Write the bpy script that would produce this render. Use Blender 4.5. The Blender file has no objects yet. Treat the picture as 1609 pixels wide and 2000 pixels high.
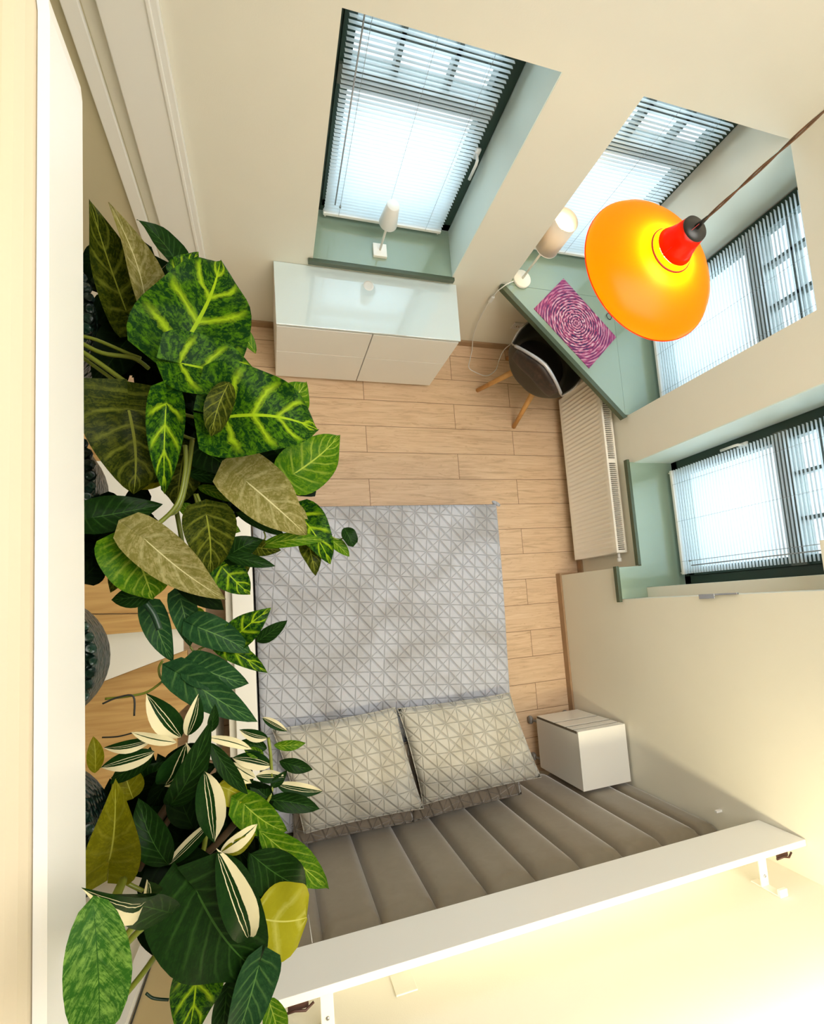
import bpy, bmesh, math, random
from mathutils import Vector, Matrix, Euler
random.seed(3)
SC = bpy.context.scene
COL = SC.collection
PI = math.pi
# ------------------------------------------------------------ camera
cam_d = bpy.data.cameras.new('camera')
cam = bpy.data.objects.new('camera', cam_d); COL.objects.link(cam); SC.camera = cam
cam_d.sensor_fit = 'VERTICAL'; cam_d.sensor_height = 36.0; cam_d.lens = 1012.715 * 36 / 2000
cam_d.shift_x = -65.35 / 2000; cam_d.shift_y = 68.57 / 2000
cam_d.clip_start = 0.02
cam.location = (0, 0, 3.5404)
cam.rotation_mode = 'XYZ'
cam.rotation_euler = (0.12874051, -0.32129227, -0.08004463)
# ------------------------------------------------------------ world and exposure
SC.view_settings.view_transform = 'Standard'; SC.view_settings.look = 'None'
SC.view_settings.gamma = 1.0; SC.view_settings.use_curve_mapping = False
SC.view_settings.exposure = 0.52
SC.cycles.use_denoising = True
SC.cycles.max_bounces = 8; SC.cycles.diffuse_bounces = 5; SC.cycles.transparent_max_bounces = 12
SC.cycles.sample_clamp_indirect = 6.0
SC.cycles.caustics_reflective = False; SC.cycles.caustics_refractive = False
w = bpy.data.worlds.new('World'); SC.world = w; w.use_nodes = True
wn = w.node_tree; wn.nodes.clear()
wo = wn.nodes.new('ShaderNodeOutputWorld'); wb = wn.nodes.new('ShaderNodeBackground')
tc = wn.nodes.new('ShaderNodeTexCoord'); sx = wn.nodes.new('ShaderNodeSeparateXYZ'); cr = wn.nodes.new('ShaderNodeValToRGB')
mr = wn.nodes.new('ShaderNodeMapRange'); mr.inputs[1].default_value = -1; mr.inputs[2].default_value = 1
wn.links.new(tc.outputs['Generated'], sx.inputs[0]); wn.links.new(sx.outputs[2], mr.inputs[0]); wn.links.new(mr.outputs[0], cr.inputs[0])
cr.color_ramp.elements[0].color = (0.78, 0.88, 0.95, 1); cr.color_ramp.elements[1].color = (0.72, 0.87, 1.0, 1)
wn.links.new(cr.outputs[0], wb.inputs[0]); wb.inputs[1].default_value = 1.55
wn.links.new(wb.outputs[0], wo.inputs[0])

def area(name, loc, target, size, power, color, sy=None, spread=PI):
    d = bpy.data.lights.new(name, 'AREA'); d.energy = power; d.color = color
    d.shape = 'RECTANGLE'; d.size = size; d.size_y = sy or size; d.spread = spread
    o = bpy.data.objects.new(name, d); COL.objects.link(o); o.location = loc
    o.rotation_euler = (Vector(target) - Vector(loc)).to_track_quat('-Z', 'Y').to_euler()
    return o
# unseen fill lamp added below the ceiling, daylight at the windows, warm strips on the loft edge and south wall
area('ceiling_fill', (1.35, 0.3, 4.5), (1.2, 0.3, 0), 1.7, 54, (1.0, 0.97, 0.91), 2.4, spread=math.radians(155))
area('daylight_north', (0.7, 2.75, 1.75), (0.75, 0.2, 0.4), 0.9, 13, (0.72, 0.88, 1.0), 1.2)
area('daylight_north_east', (1.9, 2.75, 1.75), (1.6, 0.6, 0.4), 0.8, 10, (0.72, 0.88, 1.0), 1.2)
area('daylight_east', (3.0, 1.5, 1.75), (1.0, 0.9, 0.4), 0.8, 10, (0.72, 0.88, 1.0), 1.2)
area('daylight_east_south', (3.0, 0.4, 1.75), (0.8, 0.2, 0.4), 0.8, 13, (0.72, 0.88, 1.0), 1.2)
area('led_strip_south', (1.15, -1.235, 2.46), (1.15, -1.245, 1.5), 1.75, 13, (1.0, 0.86, 0.55), 0.05)
area('led_strip_loft_south', (-0.62, -0.75, 3.35), (-0.3, -0.6, 2.9), 0.5, 1.0, (1.0, 0.86, 0.45), 0.3)
area('led_strip_loft_north', (-0.55, 0.55, 3.35), (-0.3, 0.6, 2.9), 0.5, 0.8, (1.0, 0.84, 0.42), 0.3)

# ------------------------------------------------------------ helpers
def tag(o, label=None, cat=None, group=None, kind=None):
    if label: o['label'] = label
    if cat: o['category'] = cat
    if group: o['group'] = group
    if kind: o['kind'] = kind
    return o
def empty(name, loc=(0, 0, 0), rz=0, **k):
    o = bpy.data.objects.new(name, None); COL.objects.link(o); o.location = loc; o.rotation_euler = (0, 0, rz)
    o.empty_display_size = 0.05
    return tag(o, **k)
def obj(name, bm, mats, parent=None, smooth=False, bevel=0, bseg=2, loc=None, **k):
    me = bpy.data.meshes.new(name); bm.normal_update(); bm.to_mesh(me); bm.free()
    for m in (mats if isinstance(mats, (list, tuple)) else [mats]): me.materials.append(m)
    o = bpy.data.objects.new(name, me); COL.objects.link(o)
    if smooth:
        for p in me.polygons: p.use_smooth = True
    if bevel:
        b = o.modifiers.new('bevel', 'BEVEL'); b.width = bevel; b.segments = bseg; b.limit_method = 'ANGLE'
        b.harden_normals = False
    if parent: o.parent = parent
    if loc: o.location = loc
    return tag(o, **k)
def struct(name, bm, mat, parent=None, **k):
    o = obj(name, bm, mat, parent, **k)
    if not parent: o['kind'] = 'structure'
    return o
def nb(): return bmesh.new()
def box(bm, x0, x1, y0, y1, z0, z1, mi=0, M=None):
    vs = [bm.verts.new((x, y, z)) for z in (z0, z1) for y in (y0, y1) for x in (x0, x1)]
    if M is not None:
        for v in vs: v.co = M @ v.co
    for f in ((0, 2, 3, 1), (4, 5, 7, 6), (0, 1, 5, 4), (2, 6, 7, 3), (0, 4, 6, 2), (1, 3, 7, 5)):
        fc = bm.faces.new([vs[i] for i in f]); fc.material_index = mi
    return bm
def prism(bm, pts, z0, z1, mi=0):
    a = [bm.verts.new((x, y, z0)) for x, y in pts]; b = [bm.verts.new((x, y, z1)) for x, y in pts]
    n = len(pts)
    bm.faces.new(list(reversed(a))).material_index = mi; bm.faces.new(b).material_index = mi
    for i in range(n):
        bm.faces.new((a[i], a[(i + 1) % n], b[(i + 1) % n], b[i])).material_index = mi
    return bm
def lathe(bm, prof, c=(0, 0, 0), n=48, mi=0, close=False):
    rings = []
    for r, z in prof:
        rings.append([bm.verts.new((c[0] + r * math.cos(2 * PI * i / n), c[1] + r * math.sin(2 * PI * i / n), c[2] + z)) for i in range(n)] if r > 1e-6 else [bm.verts.new((c[0], c[1], c[2] + z))])
    for a, b in zip(rings, rings[1:]):
        for i in range(n):
            j = (i + 1) % n
            if len(a) == 1 and len(b) == 1: continue
            if len(a) == 1: f = bm.faces.new((a[0], b[j], b[i]))
            elif len(b) == 1: f = bm.faces.new((a[i], a[j], b[0]))
            else: f = bm.faces.new((a[i], a[j], b[j], b[i]))
            f.material_index = mi; f.smooth = True
    return bm
def tube(bm, pts, r, n=8, mi=0, sub=0, cap=True):
    pts = [Vector(p) for p in pts]
    if sub and len(pts) > 2:
        out = []
        P = [pts[0]] + pts + [pts[-1]]
        for i in range(1, len(P) - 2):
            for s in range(sub):
                t = s / sub; p0, p1, p2, p3 = P[i - 1], P[i], P[i + 1], P[i + 2]
                out.append(0.5 * ((2 * p1) + (p2 - p0) * t + (2 * p0 - 5 * p1 + 4 * p2 - p3) * t * t + (3 * p1 - p0 - 3 * p2 + p3) * t ** 3))
        out.append(pts[-1]); pts = out
    rs = r if isinstance(r, (list, tuple)) else None
    rings = []; up = Vector((0, 0, 1)); prev = None
    for i, p in enumerate(pts):
        d = (pts[min(i + 1, len(pts) - 1)] - pts[max(i - 1, 0)]).normalized()
        if prev is None:
            a = d.cross(up if abs(d.z) < 0.95 else Vector((1, 0, 0))).normalized()
        else:
            a = (prev - d * prev.dot(d)).normalized()
        prev = a; b = d.cross(a)
        t = i / max(1, len(pts) - 1)
        rr = rs[0] + (rs[1] - rs[0]) * t if rs else r
        rings.append([bm.verts.new(p + (a * math.cos(2 * PI * k / n) + b * math.sin(2 * PI * k / n)) * rr) for k in range(n)])
    for a, b in zip(rings, rings[1:]):
        for k in range(n):
            f = bm.faces.new((a[k], a[(k + 1) % n], b[(k + 1) % n], b[k])); f.material_index = mi; f.smooth = True
    if cap:
        bm.faces.new(list(reversed(rings[0]))).material_index = mi; bm.faces.new(rings[-1]).material_index = mi
    return bm

# ------------------------------------------------------------ materials
class N:
    def __init__(s, name):
        s.m = bpy.data.materials.new(name); s.m.use_nodes = True; s.t = s.m.node_tree
        s.b = s.t.nodes['Principled BSDF']; s.o = s.t.nodes['Material Output']
    def n(s, typ, **k):
        x = s.t.nodes.new('ShaderNode' + typ)
        for a, v in k.items(): setattr(x, a, v)
        return x
    def l(s, a, b): s.t.links.new(a, b)
    def math(s, op, a, b=None, c=None):
        x = s.n('Math', operation=op)
        for i, v in enumerate((a, b, c)):
            if v is None: continue
            if isinstance(v, (int, float)): x.inputs[i].default_value = v
            else: s.l(v, x.inputs[i])
        return x.outputs[0]
    def mix(s, f, a, b):
        x = s.n('Mix', data_type='RGBA')
        for i, v in ((0, f), (6, a), (7, b)):
            if isinstance(v, (int, float)): x.inputs[i].default_value = v
            elif isinstance(v, tuple): x.inputs[i].default_value = v + (1,) if len(v) == 3 else v
            else: s.l(v, x.inputs[i])
        return x.outputs[2]
    def coord(s, which='Object'): return s.n('TexCoord').outputs[which]
    def noise(s, co, scale, detail=3, dist=0.0, rough=0.5):
        x = s.n('TexNoise'); x.inputs['Scale'].default_value = scale; x.inputs['Detail'].default_value = detail
        x.inputs['Distortion'].default_value = dist; x.inputs['Roughness'].default_value = rough
        if co is not None: s.l(co, x.inputs['Vector'])
        return x.outputs['Fac']
    def map(s, co, scale=(1, 1, 1), loc=(0, 0, 0), rot=(0, 0, 0)):
        x = s.n('Mapping'); x.inputs['Scale'].default_value = scale; x.inputs['Location'].default_value = loc; x.inputs['Rotation'].default_value = rot
        s.l(co, x.inputs['Vector']); return x.outputs[0]
    def ramp(s, f, stops):
        x = s.n('ValToRGB'); s.l(f, x.inputs[0]); e = x.color_ramp.elements
        while len(e) < len(stops): e.new(0.5)
        for i, (p, c) in enumerate(stops):
            e[i].position = p; e[i].color = c + (1,) if len(c) == 3 else c
        return x.outputs[0]
    def bump(s, h, strength=0.3, dist=0.01):
        x = s.n('Bump'); x.inputs['Strength'].default_value = strength; x.inputs['Distance'].default_value = dist
        s.l(h, x.inputs['Height']); s.l(x.outputs[0], s.b.inputs['Normal']); return x
    def base(s, c):
        if isinstance(c, tuple): s.b.inputs['Base Color'].default_value = c + (1,) if len(c) == 3 else c
        else: s.l(c, s.b.inputs['Base Color'])
    def set(s, **k):
        for a, v in k.items(): s.b.inputs[a.replace('_', ' ')].default_value = v
        return s
def plain(name, c, rough=0.5, metal=0.0, var=0.04, scale=6.0, bump=0.0, bscale=200, **k):
    s = N(name); co = s.coord()
    f = s.noise(co, scale)
    c2 = tuple(max(0, x * (1 - var * 2)) for x in c)
    s.base(s.mix(f, c, c2)); s.set(Roughness=rough, Metallic=metal)
    for a, v in k.items(): s.b.inputs[a.replace('_', ' ')].default_value = v
    if bump: s.bump(s.noise(co, bscale, 2), bump, 0.002)
    return s.m
M = {}
M['wall'] = plain('wall_paint', (0.79, 0.76, 0.655), 0.75, var=0.02, bump=0.12, bscale=180)
M['wall_white'] = plain('white_plaster', (0.58, 0.50, 0.36), 0.6, var=0.02, bump=0.12, bscale=160)
M['reveal'] = plain('pale_reveal_paint', (0.74, 0.82, 0.76), 0.6, var=0.02)
M['white'] = plain('white_lacquer', (0.83, 0.82, 0.78), 0.28, var=0.01)
M['white_gloss'] = plain('glass_top_reflection_tint', (0.68, 0.80, 0.83), 0.07, var=0.01, Coat_Weight=1.0, Coat_IOR=1.9)  # pale blue of the window's reflection put into the base colour
M['white_metal'] = plain('white_enamel', (0.88, 0.84, 0.76), 0.35, var=0.01)
M['white_plastic'] = plain('white_plastic', (0.80, 0.79, 0.76), 0.4, var=0.01)
M['frame'] = plain('dark_green_frame', (0.018, 0.045, 0.032), 0.35, var=0.1)
M['sill'] = plain('sage_green_sill', (0.27, 0.355, 0.27), 0.13, var=0.03, Coat_Weight=0.8, Coat_IOR=1.7)
M['sill_edge'] = plain('dark_green_edge', (0.07, 0.095, 0.055), 0.4, var=0.05)
M['black'] = plain('black_plastic', (0.012, 0.012, 0.011), 0.4)
M['chrome'] = plain('brushed_steel', (0.55, 0.56, 0.58), 0.25, 1.0, var=0.02)
M['grey_rubber'] = plain('grey_castor', (0.25, 0.24, 0.23), 0.5)
M['baseboard'] = plain('oak_baseboard', (0.42, 0.27, 0.15), 0.5, var=0.15, scale=14)
M['black_wire'] = plain('dark_wire', (0.02, 0.02, 0.015), 0.5)
M['cord'] = plain('twisted_cord', (0.16, 0.085, 0.045), 0.5)
M['red'] = plain('dark_red_cord', (0.30, 0.015, 0.008), 0.5)
M['soil'] = plain('potting_soil', (0.010, 0.008, 0.006), 0.95, bump=1.0, bscale=120)

def slat_mat():
    s = N('white_blind_slat'); s.base((0.80, 0.83, 0.85)); s.set(Roughness=0.4)
    tr = s.n('BsdfTranslucent'); tr.inputs[0].default_value = (0.86, 0.93, 0.98, 1)
    mx = s.n('MixShader'); mx.inputs[0].default_value = 0.65
    s.l(s.b.outputs[0], mx.inputs[1]); s.l(tr.outputs[0], mx.inputs[2]); s.l(mx.outputs[0], s.o.inputs[0]); return s.m
M['slat'] = slat_mat()
def glass_mat():
    s = N('window_glass'); g = s.n('BsdfGlossy'); g.inputs[1].default_value = 0.02
    t = s.n('BsdfTransparent'); t.inputs[0].default_value = (0.94, 0.98, 0.97, 1); mx = s.n('MixShader'); mx.inputs[0].default_value = 0.06
    s.l(t.outputs[0], mx.inputs[1]); s.l(g.outputs[0], mx.inputs[2]); s.l(mx.outputs[0], s.o.inputs[0]); return s.m
M['glass'] = glass_mat()

def floor_mat():
    s = N('oak_laminate'); co = s.coord(); sp = s.n('SeparateXYZ'); s.l(co, sp.inputs[0]); X, Y = sp.outputs[0], sp.outputs[1]
    v = s.math('DIVIDE', s.math('SUBTRACT', Y, 1.47), 0.193)
    row = s.math('FLOOR', v); fv = s.math('SUBTRACT', v, row)
    par = s.math('FLOORED_MODULO', row, 2.0)
    u = s.math('DIVIDE', s.math('SUBTRACT', s.math('SUBTRACT', X, 0.685), s.math('MULTIPLY', par, 0.68)), 1.15)
    cell = s.math('FLOOR', u); fu = s.math('SUBTRACT', u, cell)
    dv = s.math('MULTIPLY', s.math('MINIMUM', fv, s.math('SUBTRACT', 1.0, fv)), 0.193)
    du = s.math('MULTIPLY', s.math('MINIMUM', fu, s.math('SUBTRACT', 1.0, fu)), 1.15)
    d = s.math('MINIMUM', dv, du)
    gap = s.math('LESS_THAN', d, 0.0019)
    cx = s.n('CombineXYZ'); s.l(cell, cx.inputs[0]); s.l(row, cx.inputs[1])
    wn_ = s.n('TexWhiteNoise', noise_dimensions='3D'); s.l(cx.outputs[0], wn_.inputs[0]); rnd = wn_.outputs[0]
    off = s.n('CombineXYZ'); s.l(s.math('MULTIPLY', rnd, 37.0), off.inputs[0]); s.l(s.math('MULTIPLY', rnd, 11.0), off.inputs[1]); s.l(rnd, off.inputs[2])
    va = s.n('VectorMath', operation='ADD'); s.l(co, va.inputs[0]); s.l(off.outputs[0], va.inputs[1])
    g1 = s.noise(s.map(va.outputs[0], (2.2, 26, 1)), 1.6, 6, 1.2, 0.6)
    g2 = s.noise(s.map(va.outputs[0], (4.0, 14, 1)), 2.0, 4, 2.2, 0.55)
    c1 = s.ramp(g1, [(0.30, (0.51, 0.345, 0.21)), (0.48, (0.67, 0.475, 0.305)), (0.72, (0.75, 0.565, 0.385))])
    kn = s.ramp(g2, [(0.60, (0, 0, 0)), (0.72, (1, 1, 1))])
    c2 = s.mix(s.math('MULTIPLY', kn, 0.45), c1, (0.42, 0.235, 0.12))
    c3 = s.mix(s.math('MULTIPLY', rnd, 0.22), c2, (0.64, 0.46, 0.31))
    s.base(s.mix(gap, c3, (0.20, 0.115, 0.06))); s.set(Roughness=0.42)
    s.bump(s.math('SUBTRACT', s.math('MULTIPLY', g1, 0.25), gap), 0.25, 0.002); return s.m
M['floor'] = floor_mat()
def wood_mat(name, a, b, ax=0, sc=1.0, rough=0.45):
    s = N(name); co = s.coord(); scl = [14, 14, 14]; scl[ax] = 1.2
    g = s.noise(s.map(co, tuple(x * sc for x in scl)), 2.2, 5, 0.8)
    s.base(s.ramp(g, [(0.3, a), (0.7, b)])); s.set(Roughness=rough); return s.m
M['tread'] = wood_mat('oak_tread', (0.44, 0.25, 0.085), (0.62, 0.40, 0.16))
M['leg_wood'] = wood_mat('beech_leg', (0.52, 0.25, 0.07), (0.70, 0.38, 0.13), 2)

def quilt_mat(name, a, b, rot, pitch, strength=0.6, sheen=0.4, stain=True):
    s = N(name); co = s.map(s.coord(), (1, 1, 1), (0, 0, 0), (0, 0, rot)); sp = s.n('SeparateXYZ'); s.l(co, sp.inputs[0]); X, Y = sp.outputs[0], sp.outputs[1]
    def ln(e, p):
        q = s.math('DIVIDE', e, p); f = s.math('FRACT', q); return s.math('MULTIPLY', s.math('MINIMUM', f, s.math('SUBTRACT', 1.0, f)), p)
    d = s.math('MINIMUM', ln(X, pitch), ln(Y, pitch))
    d1 = s.math('MULTIPLY', ln(s.math('ADD', X, Y), pitch), 0.707); d2 = s.math('MULTIPLY', ln(s.math('SUBTRACT', X, Y), pitch * 2), 0.9)
    d = s.math('MINIMUM', s.math('ADD', s.math('MULTIPLY', d, 1.5), 0.0022), s.math('MINIMUM', d1, s.math('ADD', d2, 0.0035)))
    h = s.math('SMOOTH_MIN', s.math('DIVIDE', d, 0.013), 1.0, 0.4)
    h = s.n('MapRange'); s.l(d, h.inputs[0]); h.inputs[2].default_value = 0.0085; h.interpolation_type = 'SMOOTHSTEP'; h = h.outputs[0]
    nz = s.noise(s.coord(), 3.2, 4, 0.8); n2 = s.noise(s.coord(), 60, 3)
    c = s.ramp(nz, [(0.32, b), (0.55, a), (0.75, a)]) if stain else s.mix(nz, a, b)
    c = s.mix(s.math('MULTIPLY', s.math('SUBTRACT', 1.0, h), 0.35), c, tuple(x * 0.45 for x in a))
    s.base(c); s.set(Roughness=0.7, Sheen_Weight=sheen, Sheen_Roughness=0.4)
    s.bump(s.math('ADD', h, s.math('MULTIPLY', n2, 0.15)), strength, 0.012); return s.m
M['quilt'] = quilt_mat('quilted_grey_velvet', (0.44, 0.46, 0.53), (0.33, 0.33, 0.355), 0.10, 0.080, 0.6)
M['quilt_pillow'] = quilt_mat('quilted_silver_velvet', (0.48, 0.465, 0.42), (0.37, 0.345, 0.285), 0.0, 0.075, 0.6)
M['quilt_dark'] = quilt_mat('quilted_taupe_velvet', (0.22, 0.18, 0.14), (0.15, 0.12, 0.09), 0.4, 0.08, 0.6)
def velvet():
    s = N('taupe_velvet'); co = s.coord(); f = s.noise(co, 3.0, 3, 0.4); g = s.noise(co, 14, 4, 1)
    s.base(s.mix(s.math('MULTIPLY', g, 0.5), s.mix(f, (0.285, 0.24, 0.175), (0.235, 0.195, 0.14)), (0.13, 0.10, 0.065)))
    s.set(Roughness=0.55, Sheen_Weight=0.7, Sheen_Roughness=0.35); s.bump(s.noise(co, 300, 2), 0.1, 0.002); return s.m
M['velvet'] = velvet()
def patent():
    s = N('worn_brown_leather'); co = s.coord(); g = s.noise(co, 14, 5, 1.5)
    s.base(s.ramp(g, [(0.35, (0.010, 0.006, 0.004)), (0.6, (0.038, 0.019, 0.012)), (0.8, (0.09, 0.058, 0.045))])); s.set(Roughness=0.5); return s.m
M['leather'] = patent()
M['shell'] = plain('dark_olive_shell', (0.035, 0.028, 0.014), 0.55, var=0.1)
M['silver'] = plain('silver_piping', (0.55, 0.53, 0.55), 0.3, 0.3)
def mat_rug():
    s = N('pink_swirl_weave'); co = s.coord(); sp = s.n('SeparateXYZ'); s.l(co, sp.inputs[0])
    nd = s.noise(co, 9, 2)
    r = s.math('SQRT', s.math('ADD', s.math('POWER', sp.outputs[0], 2.0), s.math('POWER', sp.outputs[1], 2.0)))
    ang = s.math('ARCTAN2', sp.outputs[1], sp.outputs[0])
    rr = s.math('ADD', r, s.math('MULTIPLY', nd, 0.012))
    cx = s.n('CombineXYZ'); s.l(s.math('MULTIPLY', rr, 120.0), cx.inputs[0])
    s.l(s.math('MULTIPLY', s.math('SINE', ang), 4.0), cx.inputs[1]); s.l(s.math('MULTIPLY', s.math('COSINE', ang), 4.0), cx.inputs[2])
    n1 = s.noise(cx.outputs[0], 1.0, 3, 0.2)
    rg = s.math('ADD', s.math('MULTIPLY', s.math('SINE', s.math('MULTIPLY', rr, 2 * PI / 0.018)), 0.5), 0.5)
    n1 = s.math('ADD', s.math('MULTIPLY', n1, 0.84), s.math('MULTIPLY', rg, 0.16))
    c = s.ramp(n1, [(0.38, (0.02, 0.015, 0.08)), (0.445, (0.15, 0.012, 0.08)), (0.51, (0.42, 0.05, 0.15)), (0.57, (0.60, 0.24, 0.33)), (0.68, (0.74, 0.56, 0.60))])
    edge = s.n('MapRange'); s.l(r, edge.inputs[0]); edge.inputs[1].default_value = 0.13; edge.inputs[2].default_value = 0.30
    s.base(s.mix(s.math('MULTIPLY', edge.outputs[0], 0.6), c, (0.28, 0.03, 0.16))); s.set(Roughness=0.6); s.bump(n1, 0.3, 0.002); return s.m
M['swirl'] = mat_rug()
def shade_orange():
    s = N('orange_glass_shade'); s.base((0.72, 0.09, 0.0)); s.set(Roughness=0.3)
    tr = s.n('BsdfTranslucent'); tr.inputs[0].default_value = (1.0, 0.30, 0.0, 1); mx = s.n('MixShader'); mx.inputs[0].default_value = 0.72
    s.l(s.b.outputs[0], mx.inputs[1]); s.l(tr.outputs[0], mx.inputs[2]); s.l(mx.outputs[0], s.o.inputs[0]); return s.m
M['orange'] = shade_orange()
def shade_red():
    s = N('red_glass_neck'); s.base((0.85, 0.03, 0.0)); s.set(Roughness=0.25)
    tr = s.n('BsdfTranslucent'); tr.inputs[0].default_value = (1.0, 0.06, 0.0, 1); mx = s.n('MixShader'); mx.inputs[0].default_value = 0.65
    s.l(s.b.outputs[0], mx.inputs[1]); s.l(tr.outputs[0], mx.inputs[2]); s.l(mx.outputs[0], s.o.inputs[0]); return s.m
M['red_glass'] = shade_red()
def shade_cream():
    s = N('cream_lamp_shade'); s.base((0.80, 0.74, 0.66)); s.set(Roughness=0.6)
    tr = s.n('BsdfTranslucent'); tr.inputs[0].default_value = (1.0, 0.85, 0.6, 1); mx = s.n('MixShader'); mx.inputs[0].default_value = 0.15
    s.l(s.b.outputs[0], mx.inputs[1]); s.l(tr.outputs[0], mx.inputs[2]); s.l(mx.outputs[0], s.o.inputs[0]); return s.m
M['cream_shade'] = shade_cream()
def bulb(c, st):
    s = N('lit_bulb'); s.base((1, 1, 1)); s.b.inputs['Emission Color'].default_value = c + (1,); s.b.inputs['Emission Strength'].default_value = st; return s.m
M['bulb'] = bulb((1.0, 0.78, 0.42), 85)
M['bulb_small'] = bulb((1.0, 0.70, 0.25), 75)

# leaves: veins, stripes and mottling live in the leaf's own UV space
def leaf_mat(name, dark, light, vein, vw=0.05, nlat=6.0, patt=0.5, stripe=None, mott=0.0, trans=0.3, rough=0.35, lat=1.0):
    s = N(name); uv = s.n('UVMap'); sp = s.n('SeparateXYZ'); s.l(uv.outputs[0], sp.inputs[0]); U, V = sp.outputs[0], sp.outputs[1]
    co = s.coord(); nz = s.noise(co, 28, 5, 0.8, 0.65); nf = s.noise(co, 110, 4, 1.0, 0.7)
    av = s.math('ABSOLUTE', s.math('SUBTRACT', s.math('MULTIPLY', V, 2.0), 1.0))
    mid = s.math('LESS_THAN', av, vw)
    ph = s.math('MULTIPLY', s.math('SUBTRACT', U, s.math('MULTIPLY', av, 0.32)), nlat)
    ph = s.math('ADD', ph, s.math('MULTIPLY', nz, 0.35))
    fr = s.math('FRACT', ph); dl = s.math('MINIMUM', fr, s.math('SUBTRACT', 1.0, fr))
    sv = s.n('CombineXYZ'); s.l(s.math('MULTIPLY', ph, 4.5), sv.inputs[0]); s.l(s.math('MULTIPLY', av, 2.0), sv.inputs[1]); s.l(s.math('MULTIPLY', mid, 0.0), sv.inputs[2])
    stn = s.noise(sv.outputs[0], 1.6, 5, 0.6, 0.7)
    wd = s.math('ADD', -0.02, s.math('MULTIPLY', stn, 0.36))
    latm = s.n('MapRange'); s.l(dl, latm.inputs[0]); s.l(wd, latm.inputs[1]); latm.inputs[2].default_value = 0.0
    edge = s.n('MapRange'); s.l(av, edge.inputs[0]); edge.inputs[1].default_value = 0.95; edge.inputs[2].default_value = 0.6
    lf = s.math('MULTIPLY', s.math('MULTIPLY', latm.outputs[0], edge.outputs[0]), lat)
    blot = s.n('MapRange'); s.l(s.math('ADD', s.math('MULTIPLY', nf, 0.5), s.math('MULTIPLY', stn, 0.5)), blot.inputs[0]); blot.inputs[1].default_value = 0.46; blot.inputs[2].default_value = 0.60
    c = s.mix(s.math('MULTIPLY', blot.outputs[0], patt), dark, light)
    if mott: c = s.mix(s.math('MULTIPLY', s.n('Value').outputs[0], 0), c, c) if False else c
    c = s.mix(lf, c, vein)
    c = s.mix(mid, c, vein)
    if stripe:
        wv = s.math('ADD', V, s.math('MULTIPLY', nz, 0.08))
        st = s.n('ValToRGB'); s.l(wv, st.inputs[0]); e = st.color_ramp; e.interpolation = 'CONSTANT'
        pos = [0.0, 0.42, 0.45, 0.56, 0.585, 0.70]; col = [0, 1, 0, 1, 0, 1]
        while len(e.elements) < len(pos): e.elements.new(0.9)
        for i in range(len(pos)): e.elements[i].position = pos[i]; e.elements[i].color = (col[i],) * 3 + (1,)
        c = s.mix(st.outputs[0], c, stripe)
    s.base(c); s.set(Roughness=rough); s.b.inputs['Specular IOR Level'].default_value = 0.02 if name.startswith('shaded') else 0.06
    s.bump(s.math('ADD', s.math('MULTIPLY', lf, 0.6), s.math('MULTIPLY', nz, 0.4)), 0.35, 0.003)
    tr = s.n('BsdfTranslucent'); s.l(c if not isinstance(c, tuple) else c, tr.inputs[0]); mx = s.n('MixShader'); mx.inputs[0].default_value = trans
    s.l(s.b.outputs[0], mx.inputs[1]); s.l(tr.outputs[0], mx.inputs[2]); s.l(mx.outputs[0], s.o.inputs[0]); return s.m
LEAFM = {
 'V': leaf_mat('veined_green_leaf', (0.004, 0.030, 0.004), (0.075, 0.20, 0.003), (0.30, 0.46, 0.012), 0.035, 3.6, 0.85),
 'O': leaf_mat('olive_leaf', (0.016, 0.027, 0.002), (0.11, 0.125, 0.008), (0.24, 0.27, 0.03), 0.03, 5, 0.6, lat=0.5),
 'P': leaf_mat('pale_leaf_underside', (0.17, 0.155, 0.035), (0.42, 0.37, 0.17), (0.58, 0.54, 0.28), 0.025, 5, 0.6, rough=0.55, lat=0.3),
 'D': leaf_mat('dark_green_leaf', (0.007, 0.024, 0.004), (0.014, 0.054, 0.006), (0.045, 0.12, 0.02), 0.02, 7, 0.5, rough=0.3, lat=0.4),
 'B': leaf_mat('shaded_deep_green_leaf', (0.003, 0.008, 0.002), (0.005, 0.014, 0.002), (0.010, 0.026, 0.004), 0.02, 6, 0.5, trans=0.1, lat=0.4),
 'G': leaf_mat('fresh_green_leaf', (0.035, 0.12, 0.004), (0.16, 0.27, 0.008), (0.34, 0.44, 0.05), 0.03, 6, 0.7, lat=0.6),
 'S': leaf_mat('striped_leaf', (0.007, 0.030, 0.005), (0.02, 0.07, 0.008), (0.05, 0.12, 0.02), 0.0, 1, 0.3, stripe=(0.82, 0.74, 0.46), lat=0.0),
 'C': leaf_mat('cream_leaf', (0.80, 0.72, 0.44), (0.72, 0.66, 0.36), (0.02, 0.05, 0.01), 0.10, 1, 0.3, lat=0.0),
 'T': leaf_mat('bluish_green_leaf', (0.014, 0.052, 0.018), (0.035, 0.115, 0.030), (0.11, 0.24, 0.06), 0.03, 7, 0.6, rough=0.28, lat=0.6),
 'Y': leaf_mat('yellow_olive_leaf', (0.15, 0.15, 0.004), (0.34, 0.32, 0.012), (0.45, 0.45, 0.06), 0.03, 5, 0.4, trans=0.45, lat=0.2),
 'L': leaf_mat('lime_round_leaf', (0.36, 0.34, 0.015), (0.42, 0.40, 0.02), (0.62, 0.60, 0.14), 0.02, 2.2, 0.3, trans=0.35, lat=0.5),
 'M': leaf_mat('mottled_oval_leaf', (0.025, 0.10, 0.010), (0.16, 0.30, 0.05), (0.02, 0.08, 0.01), 0.015, 5, 1.0, lat=0.5),
}
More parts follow.
